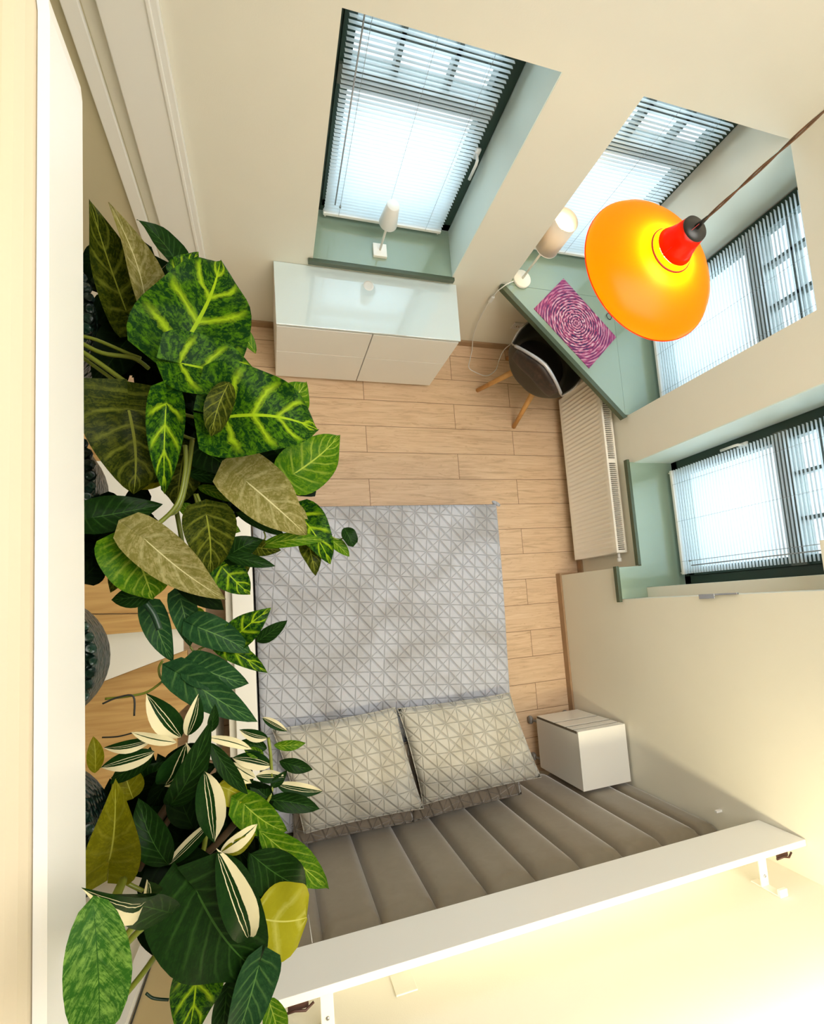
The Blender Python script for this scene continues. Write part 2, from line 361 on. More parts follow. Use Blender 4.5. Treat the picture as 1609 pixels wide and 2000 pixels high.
STEMM = {'stem_green': plain('yellow_green_stem', (0.20, 0.24, 0.02), 0.4, var=0.2, scale=20), 'stem_dark': plain('dark_green_stem', (0.01, 0.04, 0.015), 0.4),
 'stem_brown': plain('brown_stem', (0.10, 0.055, 0.02), 0.6, var=0.3, scale=30), 'wire': M['black_wire']}
LEAVES = [
 ('syngonium','O','heart',-0.208,0.522,2.6,-0.227,0.624,2.72,0.0386,0,30),
 ('syngonium','P','heart',-0.174,0.526,2.62,-0.196,0.608,2.74,0.0282,0,35),
 ('syngonium','D','heart',-0.133,0.625,2.6,-0.179,0.649,2.66,0.0251,0,12),
 ('syngonium','V','heart',-0.13,0.593,2.62,-0.095,0.634,2.62,0.0183,0,12),
 ('syngonium','V','arrow',-0.112,0.436,2.68,-0.057,0.599,2.66,0.0798,0,8),
 ('syngonium','V','heart',-0.109,0.374,2.74,0.007,0.377,2.7,0.0489,0,10),
 ('syngonium','V','arrow',-0.049,0.304,2.72,0.086,0.295,2.7,0.0739,0,8),
 ('syngonium','O','oval',-0.045,0.345,2.75,-0.073,0.264,2.74,0.0188,0,12),
 ('syngonium','G','heart',0.033,0.356,2.62,0.076,0.411,2.62,0.0322,0,12),
 ('syngonium','G','heart',0.048,0.241,2.62,0.134,0.321,2.6,0.0441,0,10),
 ('syngonium','O','arrow',-0.191,0.322,2.68,-0.19,0.197,2.66,0.0692,0,10),
 ('syngonium','V','heart',-0.131,0.309,2.74,-0.142,0.187,2.7,0.0247,0,20),
 ('syngonium','B','oval',-0.138,0.355,2.6,-0.172,0.394,2.6,0.0197,0,12),
 ('syngonium','B','heart',-0.103,0.408,2.62,-0.052,0.36,2.6,0.0402,0,12),
 ('syngonium','G','lance',-0.009,0.516,2.5,-0.052,0.576,2.5,0.0147,0,12),
 ('syngonium','D','heart',-0.1,0.285,2.6,-0.041,0.236,2.6,0.0365,0,12),
 ('syngonium','B','heart',-0.066,0.269,2.58,0.047,0.276,2.56,0.0405,0,12),
 ('syngonium','D','heart',-0.015,0.289,2.56,0.065,0.276,2.56,0.0296,0,12),
 ('syngonium','B','heart',-0.218,0.496,2.56,-0.268,0.4,2.56,0.0366,0,12),
 ('pothos','O','heart',-0.132,0.283,2.58,-0.147,0.194,2.56,0.0385,0,12),
 ('pothos','Y','lance',-0.16,0.258,2.55,-0.209,0.23,2.55,0.0138,0,12),
 ('pothos','O','lance',-0.157,0.252,2.57,-0.221,0.243,2.57,0.0162,0,12),
 ('pothos','D','lance',-0.125,0.245,2.6,-0.041,0.238,2.6,0.0145,0,12),
 ('pothos','G','lance',-0.114,0.232,2.56,-0.06,0.204,2.56,0.0104,0,12),
 ('pothos','P','lance',-0.034,0.264,2.6,0.007,0.221,2.6,0.0139,0,12),
 ('pothos','D','heart',0.049,0.304,2.55,0.035,0.213,2.55,0.024,0,12),
 ('pothos','G','lance',0.047,0.273,2.57,0.03,0.209,2.57,0.0088,0,12),
 ('pothos','G','oval',0.049,0.249,2.55,0.056,0.221,2.55,0.009,0,12),
 ('pothos','P','arrow',-0.03,0.222,2.64,0.065,0.135,2.6,0.0494,0,10),
 ('pothos','D','lance',-0.051,0.178,2.6,0.031,0.136,2.58,0.0112,0,12),
 ('pothos','P','lance',0.028,0.201,2.58,0.07,0.166,2.58,0.0116,0,12),
 ('pothos','V','heart',0.059,0.176,2.56,0.111,0.086,2.54,0.034,0,12),
 ('pothos','O','heart',0.071,0.13,2.54,0.082,0.066,2.54,0.0221,0,12),
 ('pothos','G','lance',-0.014,0.122,2.57,0.099,0.128,2.57,0.0135,0,12),
 ('pothos','G','lance',0.113,0.136,2.53,0.148,0.1,2.53,0.0124,0,12),
 ('pothos','D','round',0.141,0.157,2.53,0.157,0.119,2.53,0.0156,0,12),
 ('pothos','O','heart',-0.09,0.161,2.66,-0.091,0.072,2.62,0.0392,0,14),
 ('pothos','G','oval',-0.116,0.174,2.58,-0.139,0.197,2.58,0.0118,0,12),
 ('pothos','G','lance',-0.074,0.157,2.58,-0.045,0.147,2.58,0.0102,0,12),
 ('pothos','D','heart',-0.063,0.108,2.58,-0.009,0.132,2.58,0.0223,0,12),
 ('pothos','O','heart',-0.019,0.119,2.57,0.021,0.113,2.57,0.0152,0,12),
 ('pothos','D','lance',-0.07,0.104,2.6,0.01,0.082,2.6,0.0118,0,12),
 ('pothos','V','heart',-0.076,0.086,2.58,-0.033,0.037,2.56,0.0296,0,12),
 ('pothos','O','heart',-0.049,0.112,2.56,-0.037,0.075,2.56,0.0189,0,12),
 ('pothos','D','heart',-0.244,0.162,2.66,-0.155,0.185,2.64,0.0276,0,12),
 ('pothos','B','heart',-0.195,0.131,2.64,-0.253,0.113,2.64,0.0275,0,12),
 ('pothos','B','lance',-0.195,0.137,2.64,-0.251,0.147,2.64,0.0178,0,12),
 ('pothos','P','heart',-0.173,0.125,2.68,-0.069,0.029,2.62,0.0348,0,12),
 ('pothos','B','lance',-0.151,0.085,2.62,-0.075,0.013,2.58,0.021,0,12),
 ('pothos','G','arrow',-0.191,0.116,2.66,-0.174,0.036,2.62,0.0507,0,10),
 ('pothos','O','heart',-0.203,0.113,2.62,-0.238,0.052,2.6,0.0184,0,12),
 ('pothos','D','lance',-0.178,0.045,2.6,-0.237,0.041,2.6,0.0169,0,12),
 ('philodendron_trailing','T','heart',-0.187,0.019,2.56,-0.161,-0.069,2.54,0.0215,0,12),
 ('philodendron_trailing','T','heart',-0.145,0.037,2.56,-0.134,-0.046,2.54,0.0218,0,12),
 ('philodendron_trailing','G','lance',-0.128,0.021,2.54,-0.109,-0.006,2.54,0.0111,0,12),
 ('philodendron_trailing','T','heart',-0.118,-0.013,2.56,-0.035,-0.066,2.54,0.0278,0,12),
 ('philodendron_trailing','T','heart',-0.123,-0.078,2.56,-0.042,-0.119,2.54,0.0294,0,12),
 ('philodendron_trailing','T','heart',-0.14,-0.092,2.57,-0.03,-0.188,2.53,0.0292,0,12),
 ('philodendron_trailing','V','heart',-0.079,-0.052,2.54,-0.01,-0.105,2.53,0.018,0,12),
 ('philodendron_trailing','V','heart',-0.063,-0.036,2.54,0.0,0.011,2.55,0.0266,0,12),
 ('philodendron_trailing','D','lance',-0.028,-0.049,2.52,0.027,-0.014,2.54,0.0136,0,12),
 ('dracaena','S','lance',-0.133,-0.171,2.66,-0.174,-0.099,2.68,0.0186,0,12),
 ('dracaena','S','lance',-0.125,-0.17,2.66,-0.106,-0.109,2.68,0.0126,0,12),
 ('dracaena','D','lance',-0.093,-0.173,2.64,-0.086,-0.129,2.66,0.0081,0,12),
 ('dracaena','D','lance',-0.16,-0.279,2.62,-0.086,-0.14,2.72,0.021,0,12),
 ('dracaena','S','lance',-0.17,-0.167,2.66,-0.233,-0.17,2.66,0.0092,0,12),
 ('dracaena','C','lance',-0.136,-0.173,2.68,-0.194,-0.15,2.68,0.0076,0,12),
 ('dracaena','S','lance',-0.169,-0.186,2.66,-0.237,-0.197,2.66,0.0137,0,12),
 ('dracaena','D','lance',-0.174,-0.192,2.64,-0.236,-0.231,2.62,0.0142,0,12),
 ('dracaena','S','lance',-0.125,-0.179,2.68,-0.16,-0.243,2.64,0.0266,0,16),
 ('dracaena','C','lance',-0.098,-0.176,2.66,-0.037,-0.208,2.64,0.0074,0,12),
 ('dracaena','D','lance',-0.095,-0.184,2.66,-0.045,-0.275,2.64,0.0122,0,12),
 ('dracaena','S','lance',-0.098,-0.215,2.7,-0.092,-0.329,2.66,0.0201,0,12),
 ('dracaena','C','lance',-0.093,-0.228,2.62,-0.041,-0.271,2.6,0.0102,0,12),
 ('dracaena','S','lance',-0.081,-0.309,2.74,-0.049,-0.475,2.66,0.0225,0,16),
 ('dracaena','C','lance',-0.085,-0.343,2.66,-0.033,-0.321,2.64,0.0121,0,12),
 ('dracaena','Y','lance',-0.084,-0.344,2.66,-0.036,-0.334,2.64,0.0113,0,12),
 ('dracaena','S','lance',-0.138,-0.28,2.86,-0.152,-0.21,3.02,0.0152,0,16),
 ('dracaena','D','lance',-0.125,-0.347,2.8,-0.153,-0.217,3.01,0.0183,0,12),
 ('dracaena','D','lance',-0.138,-0.398,2.7,-0.19,-0.396,2.7,0.0143,0,12),
 ('dracaena','S','lance',-0.133,-0.403,2.66,-0.085,-0.387,2.66,0.0085,0,12),
 ('dracaena','B','lance',-0.127,-0.325,2.6,-0.15,-0.222,2.62,0.0231,0,12),
 ('dracaena','S','lance',-0.16,-0.362,2.62,-0.095,-0.308,2.62,0.0114,0,12),
 ('dracaena','D','lance',-0.16,-0.362,2.62,-0.199,-0.258,2.62,0.0239,0,12),
 ('ficus','S','lance',-0.015,-0.225,2.5,-0.063,-0.203,2.5,0.0107,0,12),
 ('ficus','S','lance',-0.023,-0.187,2.5,0.02,-0.218,2.5,0.0079,0,12),
 ('ficus','G','lance',-0.005,-0.239,2.5,0.052,-0.244,2.5,0.0099,0,12),
 ('ficus','D','lance',0.003,-0.269,2.5,0.062,-0.294,2.5,0.0128,0,12),
 ('ficus','D','lance',-0.017,-0.243,2.5,-0.067,-0.224,2.5,0.0126,0,12),
 ('ficus','S','lance',-0.011,-0.274,2.5,-0.077,-0.25,2.5,0.0154,0,12),
 ('ficus','S','lance',-0.038,-0.288,2.5,0.014,-0.299,2.5,0.0116,0,12),
 ('ficus','S','lance',-0.003,-0.309,2.5,0.079,-0.336,2.5,0.0128,0,12),
 ('ficus','D','lance',-0.022,-0.332,2.5,0.071,-0.366,2.5,0.0176,0,12),
 ('ficus','D','lance',-0.015,-0.333,2.5,-0.048,-0.293,2.5,0.0135,0,12),
 ('ficus','C','lance',-0.039,-0.291,2.5,-0.08,-0.256,2.5,0.0086,0,12),
 ('ficus','D','lance',-0.012,-0.314,2.5,0.016,-0.288,2.5,0.0097,0,12),
 ('ficus','G','lance',-0.023,-0.254,2.5,-0.057,-0.237,2.5,0.0097,0,12),
 ('philodendron_large','G','heart',-0.053,-0.302,2.6,0.012,-0.372,2.56,0.0266,0,12),
 ('philodendron_large','G','lance',-0.033,-0.345,2.6,0.079,-0.5,2.52,0.0273,0,10),
 ('philodendron_large','D','lance',-0.046,-0.37,2.62,0.04,-0.471,2.56,0.0349,0,8),
 ('philodendron_large','D','heart',-0.109,-0.366,2.72,-0.03,-0.546,2.64,0.0669,0,10),
 ('philodendron_large','V','heart',-0.12,-0.492,2.66,-0.141,-0.614,2.62,0.0353,0,12),
 ('philodendron_large','T','heart',-0.038,-0.515,2.66,-0.079,-0.637,2.62,0.0316,0,12),
 ('philodendron_large','D','heart',-0.086,-0.561,2.62,-0.102,-0.641,2.6,0.0193,0,12),
 ('philodendron_large','B','heart',-0.163,-0.377,2.6,-0.065,-0.455,2.58,0.0502,0,12),
 ('philodendron_large','B','heart',-0.168,-0.425,2.62,-0.117,-0.521,2.6,0.0401,0,12),
 ('philodendron_large','B','heart',-0.1,-0.296,2.56,-0.042,-0.431,2.54,0.0403,0,12),
 ('peperomia','L','round',-0.047,-0.462,2.62,0.036,-0.496,2.6,0.0609,0,4),
 ('peperomia','Y','heart',-0.217,-0.314,2.7,-0.194,-0.196,2.76,0.033,0,26),
 ('peperomia','Y','lance',-0.243,-0.203,2.66,-0.245,-0.152,2.66,0.0105,0,12),
 ('peperomia','L','oval',-0.092,-0.265,2.6,-0.051,-0.293,2.6,0.0222,0,12),
 ('peperomia','G','round',-0.029,-0.611,2.58,-0.015,-0.675,2.58,0.0188,0,12),
 ('peperomia','G','oval',-0.037,-0.574,2.58,-0.029,-0.549,2.58,0.0077,0,12),
 ('peperomia','Y','oval',-0.21,-0.263,2.6,-0.223,-0.215,2.6,0.0211,0,12),
 ('hoya','M','oval',-0.143,-0.212,3.03,-0.139,-0.318,3.03,0.0222,0,2),
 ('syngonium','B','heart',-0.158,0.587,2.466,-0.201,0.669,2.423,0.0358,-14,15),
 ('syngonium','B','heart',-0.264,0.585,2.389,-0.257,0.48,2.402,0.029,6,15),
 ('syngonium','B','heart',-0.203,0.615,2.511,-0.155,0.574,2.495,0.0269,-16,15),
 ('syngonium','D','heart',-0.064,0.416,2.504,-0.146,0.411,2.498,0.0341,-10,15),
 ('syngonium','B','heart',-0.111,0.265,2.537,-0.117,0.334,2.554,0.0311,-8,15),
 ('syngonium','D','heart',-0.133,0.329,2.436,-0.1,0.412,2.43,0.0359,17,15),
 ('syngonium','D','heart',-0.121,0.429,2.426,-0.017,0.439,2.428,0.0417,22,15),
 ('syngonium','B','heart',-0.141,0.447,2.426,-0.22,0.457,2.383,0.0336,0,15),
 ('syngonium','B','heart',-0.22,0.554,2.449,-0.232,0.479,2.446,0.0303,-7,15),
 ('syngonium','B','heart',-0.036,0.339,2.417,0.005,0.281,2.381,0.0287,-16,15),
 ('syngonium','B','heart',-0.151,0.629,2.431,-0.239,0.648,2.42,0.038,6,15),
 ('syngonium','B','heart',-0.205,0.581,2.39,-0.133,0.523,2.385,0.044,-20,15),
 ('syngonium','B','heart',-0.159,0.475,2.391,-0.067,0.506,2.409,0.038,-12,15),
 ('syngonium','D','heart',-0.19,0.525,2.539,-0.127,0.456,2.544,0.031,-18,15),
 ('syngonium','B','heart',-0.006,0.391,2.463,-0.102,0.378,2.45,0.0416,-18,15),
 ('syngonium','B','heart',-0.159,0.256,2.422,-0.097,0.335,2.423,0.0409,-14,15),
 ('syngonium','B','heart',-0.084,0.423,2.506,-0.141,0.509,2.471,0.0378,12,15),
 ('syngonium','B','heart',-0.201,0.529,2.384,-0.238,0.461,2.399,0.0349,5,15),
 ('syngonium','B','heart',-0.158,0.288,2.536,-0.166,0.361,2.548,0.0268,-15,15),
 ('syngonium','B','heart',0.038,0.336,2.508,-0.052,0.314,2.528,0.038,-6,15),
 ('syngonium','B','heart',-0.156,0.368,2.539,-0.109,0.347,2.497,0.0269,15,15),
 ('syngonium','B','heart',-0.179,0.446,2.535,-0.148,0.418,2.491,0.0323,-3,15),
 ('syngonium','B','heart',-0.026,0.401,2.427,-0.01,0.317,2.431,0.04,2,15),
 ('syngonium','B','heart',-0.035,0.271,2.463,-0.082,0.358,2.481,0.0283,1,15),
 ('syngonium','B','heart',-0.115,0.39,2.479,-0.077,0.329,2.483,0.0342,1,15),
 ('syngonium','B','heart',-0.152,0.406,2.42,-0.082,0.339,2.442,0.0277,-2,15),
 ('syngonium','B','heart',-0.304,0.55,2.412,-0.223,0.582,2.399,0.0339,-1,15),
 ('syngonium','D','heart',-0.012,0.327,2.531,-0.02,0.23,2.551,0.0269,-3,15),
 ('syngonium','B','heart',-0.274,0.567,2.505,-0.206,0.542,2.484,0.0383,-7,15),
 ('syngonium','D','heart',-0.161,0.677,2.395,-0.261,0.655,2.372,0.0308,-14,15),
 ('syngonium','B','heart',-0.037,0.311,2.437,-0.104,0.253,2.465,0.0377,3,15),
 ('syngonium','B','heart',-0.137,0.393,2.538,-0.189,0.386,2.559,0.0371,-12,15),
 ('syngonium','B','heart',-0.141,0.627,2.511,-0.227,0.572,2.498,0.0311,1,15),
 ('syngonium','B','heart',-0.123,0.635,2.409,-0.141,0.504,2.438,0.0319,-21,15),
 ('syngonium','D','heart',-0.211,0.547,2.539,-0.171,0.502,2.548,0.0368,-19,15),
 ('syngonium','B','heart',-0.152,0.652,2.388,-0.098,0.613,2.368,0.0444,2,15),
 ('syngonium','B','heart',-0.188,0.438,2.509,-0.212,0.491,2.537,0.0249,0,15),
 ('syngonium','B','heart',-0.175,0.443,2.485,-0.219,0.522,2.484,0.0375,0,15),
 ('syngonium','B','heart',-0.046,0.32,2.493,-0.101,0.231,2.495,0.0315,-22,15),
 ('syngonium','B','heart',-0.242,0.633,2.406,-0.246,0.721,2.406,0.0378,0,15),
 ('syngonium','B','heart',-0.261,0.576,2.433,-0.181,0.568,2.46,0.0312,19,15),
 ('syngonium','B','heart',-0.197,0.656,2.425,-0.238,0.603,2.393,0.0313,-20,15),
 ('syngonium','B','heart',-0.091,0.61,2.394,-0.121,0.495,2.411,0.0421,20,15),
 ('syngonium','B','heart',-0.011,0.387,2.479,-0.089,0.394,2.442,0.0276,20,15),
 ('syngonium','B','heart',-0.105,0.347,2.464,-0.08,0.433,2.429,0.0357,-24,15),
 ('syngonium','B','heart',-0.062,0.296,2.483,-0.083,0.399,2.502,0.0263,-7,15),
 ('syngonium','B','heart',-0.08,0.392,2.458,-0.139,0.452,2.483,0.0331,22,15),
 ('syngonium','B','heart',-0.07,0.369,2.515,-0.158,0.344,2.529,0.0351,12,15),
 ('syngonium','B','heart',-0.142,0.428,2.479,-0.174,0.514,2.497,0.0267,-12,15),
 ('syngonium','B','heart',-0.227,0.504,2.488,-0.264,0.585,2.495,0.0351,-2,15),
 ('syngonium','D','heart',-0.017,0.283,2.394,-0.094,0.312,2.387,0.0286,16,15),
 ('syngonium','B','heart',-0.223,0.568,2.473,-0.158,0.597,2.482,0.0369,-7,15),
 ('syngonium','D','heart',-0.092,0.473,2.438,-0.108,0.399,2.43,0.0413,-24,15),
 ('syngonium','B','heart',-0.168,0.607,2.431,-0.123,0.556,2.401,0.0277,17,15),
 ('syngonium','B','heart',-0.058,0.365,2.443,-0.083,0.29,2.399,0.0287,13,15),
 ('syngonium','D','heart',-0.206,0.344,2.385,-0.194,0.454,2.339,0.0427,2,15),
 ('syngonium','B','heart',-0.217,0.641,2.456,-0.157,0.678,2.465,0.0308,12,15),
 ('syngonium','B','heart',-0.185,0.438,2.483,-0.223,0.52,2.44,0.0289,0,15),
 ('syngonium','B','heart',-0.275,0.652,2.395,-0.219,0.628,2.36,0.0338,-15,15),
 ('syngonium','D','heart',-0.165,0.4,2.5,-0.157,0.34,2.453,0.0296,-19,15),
 ('syngonium','B','heart',-0.156,0.407,2.423,-0.109,0.482,2.402,0.0336,-3,15),
 ('syngonium','B','heart',-0.17,0.316,2.458,-0.14,0.443,2.414,0.0326,16,15),
 ('syngonium','B','heart',-0.025,0.343,2.405,-0.027,0.259,2.426,0.0435,16,15),
 ('syngonium','B','heart',-0.093,0.302,2.504,-0.041,0.344,2.516,0.0367,21,15),
 ('syngonium','B','heart',-0.218,0.564,2.398,-0.287,0.666,2.352,0.0327,-15,15),
 ('syngonium','B','heart',-0.177,0.46,2.446,-0.231,0.471,2.46,0.0268,19,15),
 ('syngonium','D','heart',-0.173,0.524,2.491,-0.227,0.455,2.49,0.0304,-25,15),
 ('syngonium','B','heart',-0.223,0.574,2.397,-0.231,0.448,2.412,0.0348,-14,15),
 ('syngonium','B','heart',-0.187,0.402,2.443,-0.126,0.436,2.425,0.0271,-4,15),
 ('syngonium','B','heart',-0.139,0.452,2.393,-0.165,0.373,2.408,0.0328,22,15),
 ('syngonium','B','heart',-0.184,0.593,2.425,-0.16,0.552,2.384,0.0344,3,15),
 ('syngonium','D','heart',-0.092,0.554,2.456,-0.14,0.461,2.436,0.0309,-5,15),
 ('syngonium','B','heart',-0.183,0.476,2.411,-0.16,0.548,2.414,0.0415,-11,15),
 ('syngonium','B','heart',-0.211,0.528,2.527,-0.124,0.528,2.538,0.0249,-1,15),
 ('syngonium','D','heart',0.039,0.328,2.449,-0.023,0.274,2.439,0.0297,-25,15),
 ('syngonium','B','heart',-0.11,0.342,2.443,-0.174,0.384,2.467,0.0299,-23,15),
 ('syngonium','B','heart',-0.148,0.501,2.538,-0.054,0.517,2.551,0.0336,-4,15),
 ('syngonium','B','heart',-0.18,0.665,2.418,-0.282,0.638,2.394,0.0407,-19,15),
 ('syngonium','B','heart',-0.109,0.511,2.42,-0.111,0.59,2.427,0.0315,20,15),
 ('syngonium','B','heart',-0.213,0.689,2.464,-0.225,0.633,2.415,0.0367,-20,15),
 ('syngonium','B','heart',-0.176,0.321,2.386,-0.115,0.415,2.412,0.0312,5,15),
 ('syngonium','D','heart',-0.193,0.442,2.459,-0.137,0.403,2.481,0.0267,-5,15),
 ('syngonium','D','heart',-0.138,0.429,2.491,-0.085,0.399,2.468,0.0407,-4,15),
 ('syngonium','B','heart',-0.206,0.52,2.405,-0.128,0.563,2.403,0.0407,19,15),
 ('syngonium','B','heart',-0.128,0.345,2.439,-0.053,0.292,2.441,0.0295,-17,15),
 ('syngonium','B','heart',-0.178,0.659,2.507,-0.251,0.602,2.47,0.0299,-23,15),
 ('syngonium','B','heart',-0.131,0.437,2.49,-0.058,0.401,2.452,0.036,6,15),
 ('syngonium','B','heart',-0.194,0.486,2.405,-0.091,0.456,2.415,0.0295,11,15),
 ('syngonium','B','heart',-0.167,0.406,2.399,-0.07,0.395,2.361,0.0357,14,15),
 ('syngonium','B','heart',-0.181,0.582,2.409,-0.239,0.508,2.399,0.0371,-13,15),
 ('syngonium','B','heart',-0.016,0.38,2.456,-0.085,0.356,2.457,0.028,-7,15),
 ('syngonium','B','heart',-0.209,0.385,2.523,-0.133,0.332,2.548,0.0243,6,15),
 ('syngonium','B','heart',-0.164,0.513,2.453,-0.245,0.605,2.409,0.0345,-15,15),
 ('syngonium','B','heart',-0.192,0.528,2.409,-0.218,0.456,2.417,0.0369,-9,15),
 ('syngonium','B','heart',-0.172,0.438,2.388,-0.184,0.328,2.382,0.0429,1,15),
 ('syngonium','B','heart',-0.07,0.347,2.517,-0.077,0.269,2.468,0.0296,4,15),
 ('syngonium','B','heart',-0.134,0.37,2.499,-0.197,0.345,2.488,0.0293,-9,15),
 ('syngonium','B','heart',0.003,0.277,2.415,-0.004,0.391,2.411,0.0383,1,15),
 ('syngonium','B','heart',-0.143,0.666,2.473,-0.187,0.595,2.474,0.0283,16,15),
 ('syngonium','B','heart',0.003,0.289,2.476,-0.069,0.339,2.486,0.0374,20,15),
 ('syngonium','B','heart',-0.21,0.643,2.382,-0.116,0.603,2.396,0.039,-4,15),
 ('syngonium','B','heart',-0.099,0.378,2.478,-0.144,0.445,2.484,0.0305,-23,15),
 ('syngonium','B','heart',-0.113,0.415,2.397,-0.181,0.38,2.417,0.0375,20,15),
 ('syngonium','D','heart',0.002,0.331,2.482,-0.006,0.27,2.438,0.0377,24,15),
 ('syngonium','B','heart',-0.016,0.356,2.526,0.002,0.285,2.53,0.0382,-13,15),
 ('syngonium','B','heart',-0.107,0.385,2.514,-0.027,0.403,2.509,0.0381,11,15),
 ('syngonium','B','heart',-0.121,0.648,2.392,-0.098,0.529,2.42,0.0306,-20,15),
 ('syngonium','B','heart',-0.265,0.657,2.481,-0.178,0.626,2.506,0.036,5,15),
 ('syngonium','D','heart',-0.204,0.317,2.391,-0.157,0.42,2.404,0.029,-19,15),
 ('syngonium','B','heart',-0.233,0.695,2.413,-0.155,0.633,2.422,0.0328,-7,15),
 ('syngonium','B','heart',-0.061,0.265,2.456,-0.045,0.355,2.484,0.0358,-4,15),
 ('syngonium','B','heart',-0.122,0.408,2.466,-0.18,0.332,2.43,0.0371,4,15),
 ('syngonium','B','heart',-0.148,0.478,2.5,-0.217,0.489,2.491,0.0253,0,15),
 ('syngonium','B','heart',-0.137,0.47,2.531,-0.106,0.566,2.486,0.0374,-13,15),
 ('syngonium','B','heart',-0.263,0.535,2.523,-0.193,0.491,2.501,0.0304,-6,15),
 ('syngonium','B','heart',-0.142,0.46,2.537,-0.197,0.465,2.557,0.037,5,15),
 ('syngonium','D','heart',-0.114,0.445,2.463,-0.028,0.44,2.434,0.0375,-17,15),
 ('syngonium','B','heart',-0.121,0.351,2.454,-0.176,0.382,2.463,0.0337,13,15),
 ('syngonium','B','heart',-0.061,0.244,2.436,-0.072,0.339,2.451,0.032,24,15),
 ('syngonium','B','heart',-0.006,0.396,2.482,-0.075,0.376,2.441,0.0313,-2,15),
 ('syngonium','B','heart',-0.193,0.624,2.384,-0.114,0.645,2.381,0.0385,12,15),
 ('syngonium','B','heart',-0.073,0.384,2.496,-0.138,0.353,2.471,0.0384,7,15),
 ('syngonium','D','heart',-0.119,0.535,2.447,-0.166,0.598,2.427,0.0383,-12,15),
 ('syngonium','B','heart',-0.119,0.454,2.488,-0.172,0.508,2.492,0.0388,-24,15),
 ('syngonium','B','heart',-0.062,0.353,2.415,-0.002,0.296,2.437,0.036,4,15),
 ('syngonium','B','heart',-0.069,0.369,2.513,-0.157,0.383,2.483,0.0304,-2,15),
 ('syngonium','B','heart',-0.121,0.25,2.482,-0.13,0.345,2.48,0.0295,-24,15),
 ('syngonium','B','heart',-0.145,0.485,2.422,-0.168,0.569,2.42,0.0321,23,15),
 ('syngonium','B','heart',-0.032,0.281,2.406,0.059,0.311,2.386,0.0421,-2,15),
 ('syngonium','B','heart',-0.11,0.316,2.427,-0.076,0.416,2.395,0.038,-2,15),
 ('syngonium','B','heart',-0.114,0.397,2.457,-0.021,0.421,2.435,0.0327,-9,15),
 ('syngonium','B','heart',-0.184,0.477,2.404,-0.094,0.411,2.43,0.0407,16,15),
 ('syngonium','B','heart',-0.25,0.683,2.435,-0.243,0.575,2.433,0.0297,2,15),
 ('syngonium','B','heart',-0.121,0.373,2.524,-0.062,0.399,2.487,0.0369,-15,15),
 ('syngonium','D','heart',-0.234,0.655,2.389,-0.184,0.596,2.363,0.0429,-13,15),
 ('syngonium','D','heart',-0.146,0.4,2.455,-0.227,0.412,2.408,0.0329,-21,15),
 ('syngonium','B','heart',-0.127,0.419,2.489,-0.041,0.397,2.512,0.0376,-1,15),
 ('syngonium','B','heart',-0.226,0.518,2.485,-0.187,0.476,2.473,0.0323,14,15),
 ('syngonium','B','heart',-0.167,0.498,2.512,-0.237,0.454,2.503,0.0298,-8,15),
 ('syngonium','B','heart',-0.144,0.629,2.411,-0.222,0.645,2.363,0.0303,-21,15),
 ('syngonium','B','heart',-0.08,0.53,2.397,-0.159,0.589,2.354,0.032,5,15),
 ('syngonium','B','heart',-0.118,0.329,2.479,-0.043,0.375,2.502,0.0388,-23,15),
 ('syngonium','D','heart',-0.103,0.448,2.519,-0.068,0.378,2.476,0.0372,8,15),
 ('syngonium','B','heart',-0.186,0.311,2.421,-0.161,0.397,2.449,0.0292,-24,15),
 ('syngonium','B','heart',-0.144,0.419,2.464,-0.071,0.475,2.46,0.0383,10,15),
 ('syngonium','D','heart',-0.126,0.46,2.405,-0.028,0.461,2.428,0.0367,-1,15),
 ('syngonium','D','heart',-0.111,0.265,2.399,-0.063,0.339,2.372,0.0285,-13,15),
 ('syngonium','D','heart',-0.063,0.293,2.481,-0.072,0.38,2.436,0.0337,-12,15),
 ('syngonium','B','heart',-0.114,0.357,2.497,-0.053,0.331,2.46,0.0404,5,15),
 ('syngonium','B','heart',-0.098,0.363,2.501,-0.161,0.33,2.526,0.029,24,15),
 ('syngonium','B','heart',0.018,0.279,2.537,-0.02,0.209,2.543,0.028,-4,15),
 ('syngonium','B','heart',0.053,0.256,2.528,0.025,0.319,2.557,0.0246,-12,15),
 ('syngonium','B','heart',-0.081,0.253,2.425,-0.045,0.355,2.386,0.0341,4,15),
 ('syngonium','B','heart',-0.1,0.207,2.53,-0.074,0.286,2.516,0.0269,-1,15),
 ('syngonium','B','heart',-0.064,0.22,2.457,-0.077,0.319,2.45,0.0308,-15,15),
 ('syngonium','B','heart',-0.109,0.241,2.431,-0.088,0.314,2.442,0.0322,4,15),
 ('syngonium','B','heart',0.077,0.244,2.491,0.005,0.25,2.513,0.0246,15,15),
 ('syngonium','B','heart',-0.058,0.306,2.523,-0.113,0.251,2.473,0.0217,-6,15),
 ('syngonium','B','heart',-0.129,0.245,2.492,-0.118,0.31,2.473,0.0246,-20,15),
 ('syngonium','B','heart',-0.075,0.246,2.446,-0.147,0.29,2.4,0.028,13,15),
 ('syngonium','D','heart',-0.125,0.335,2.487,-0.085,0.32,2.441,0.0276,20,15),
 ('syngonium','B','heart',-0.104,0.284,2.535,-0.144,0.247,2.546,0.0237,-21,15),
 ('syngonium','B','heart',0.032,0.34,2.465,0.065,0.25,2.477,0.0355,-23,15),
 ('syngonium','B','heart',-0.123,0.268,2.52,-0.056,0.325,2.509,0.0239,12,15),
 ('syngonium','B','heart',-0.013,0.333,2.421,0.041,0.287,2.427,0.0325,5,15),
 ('syngonium','B','heart',-0.107,0.356,2.44,-0.059,0.312,2.397,0.0335,20,15),
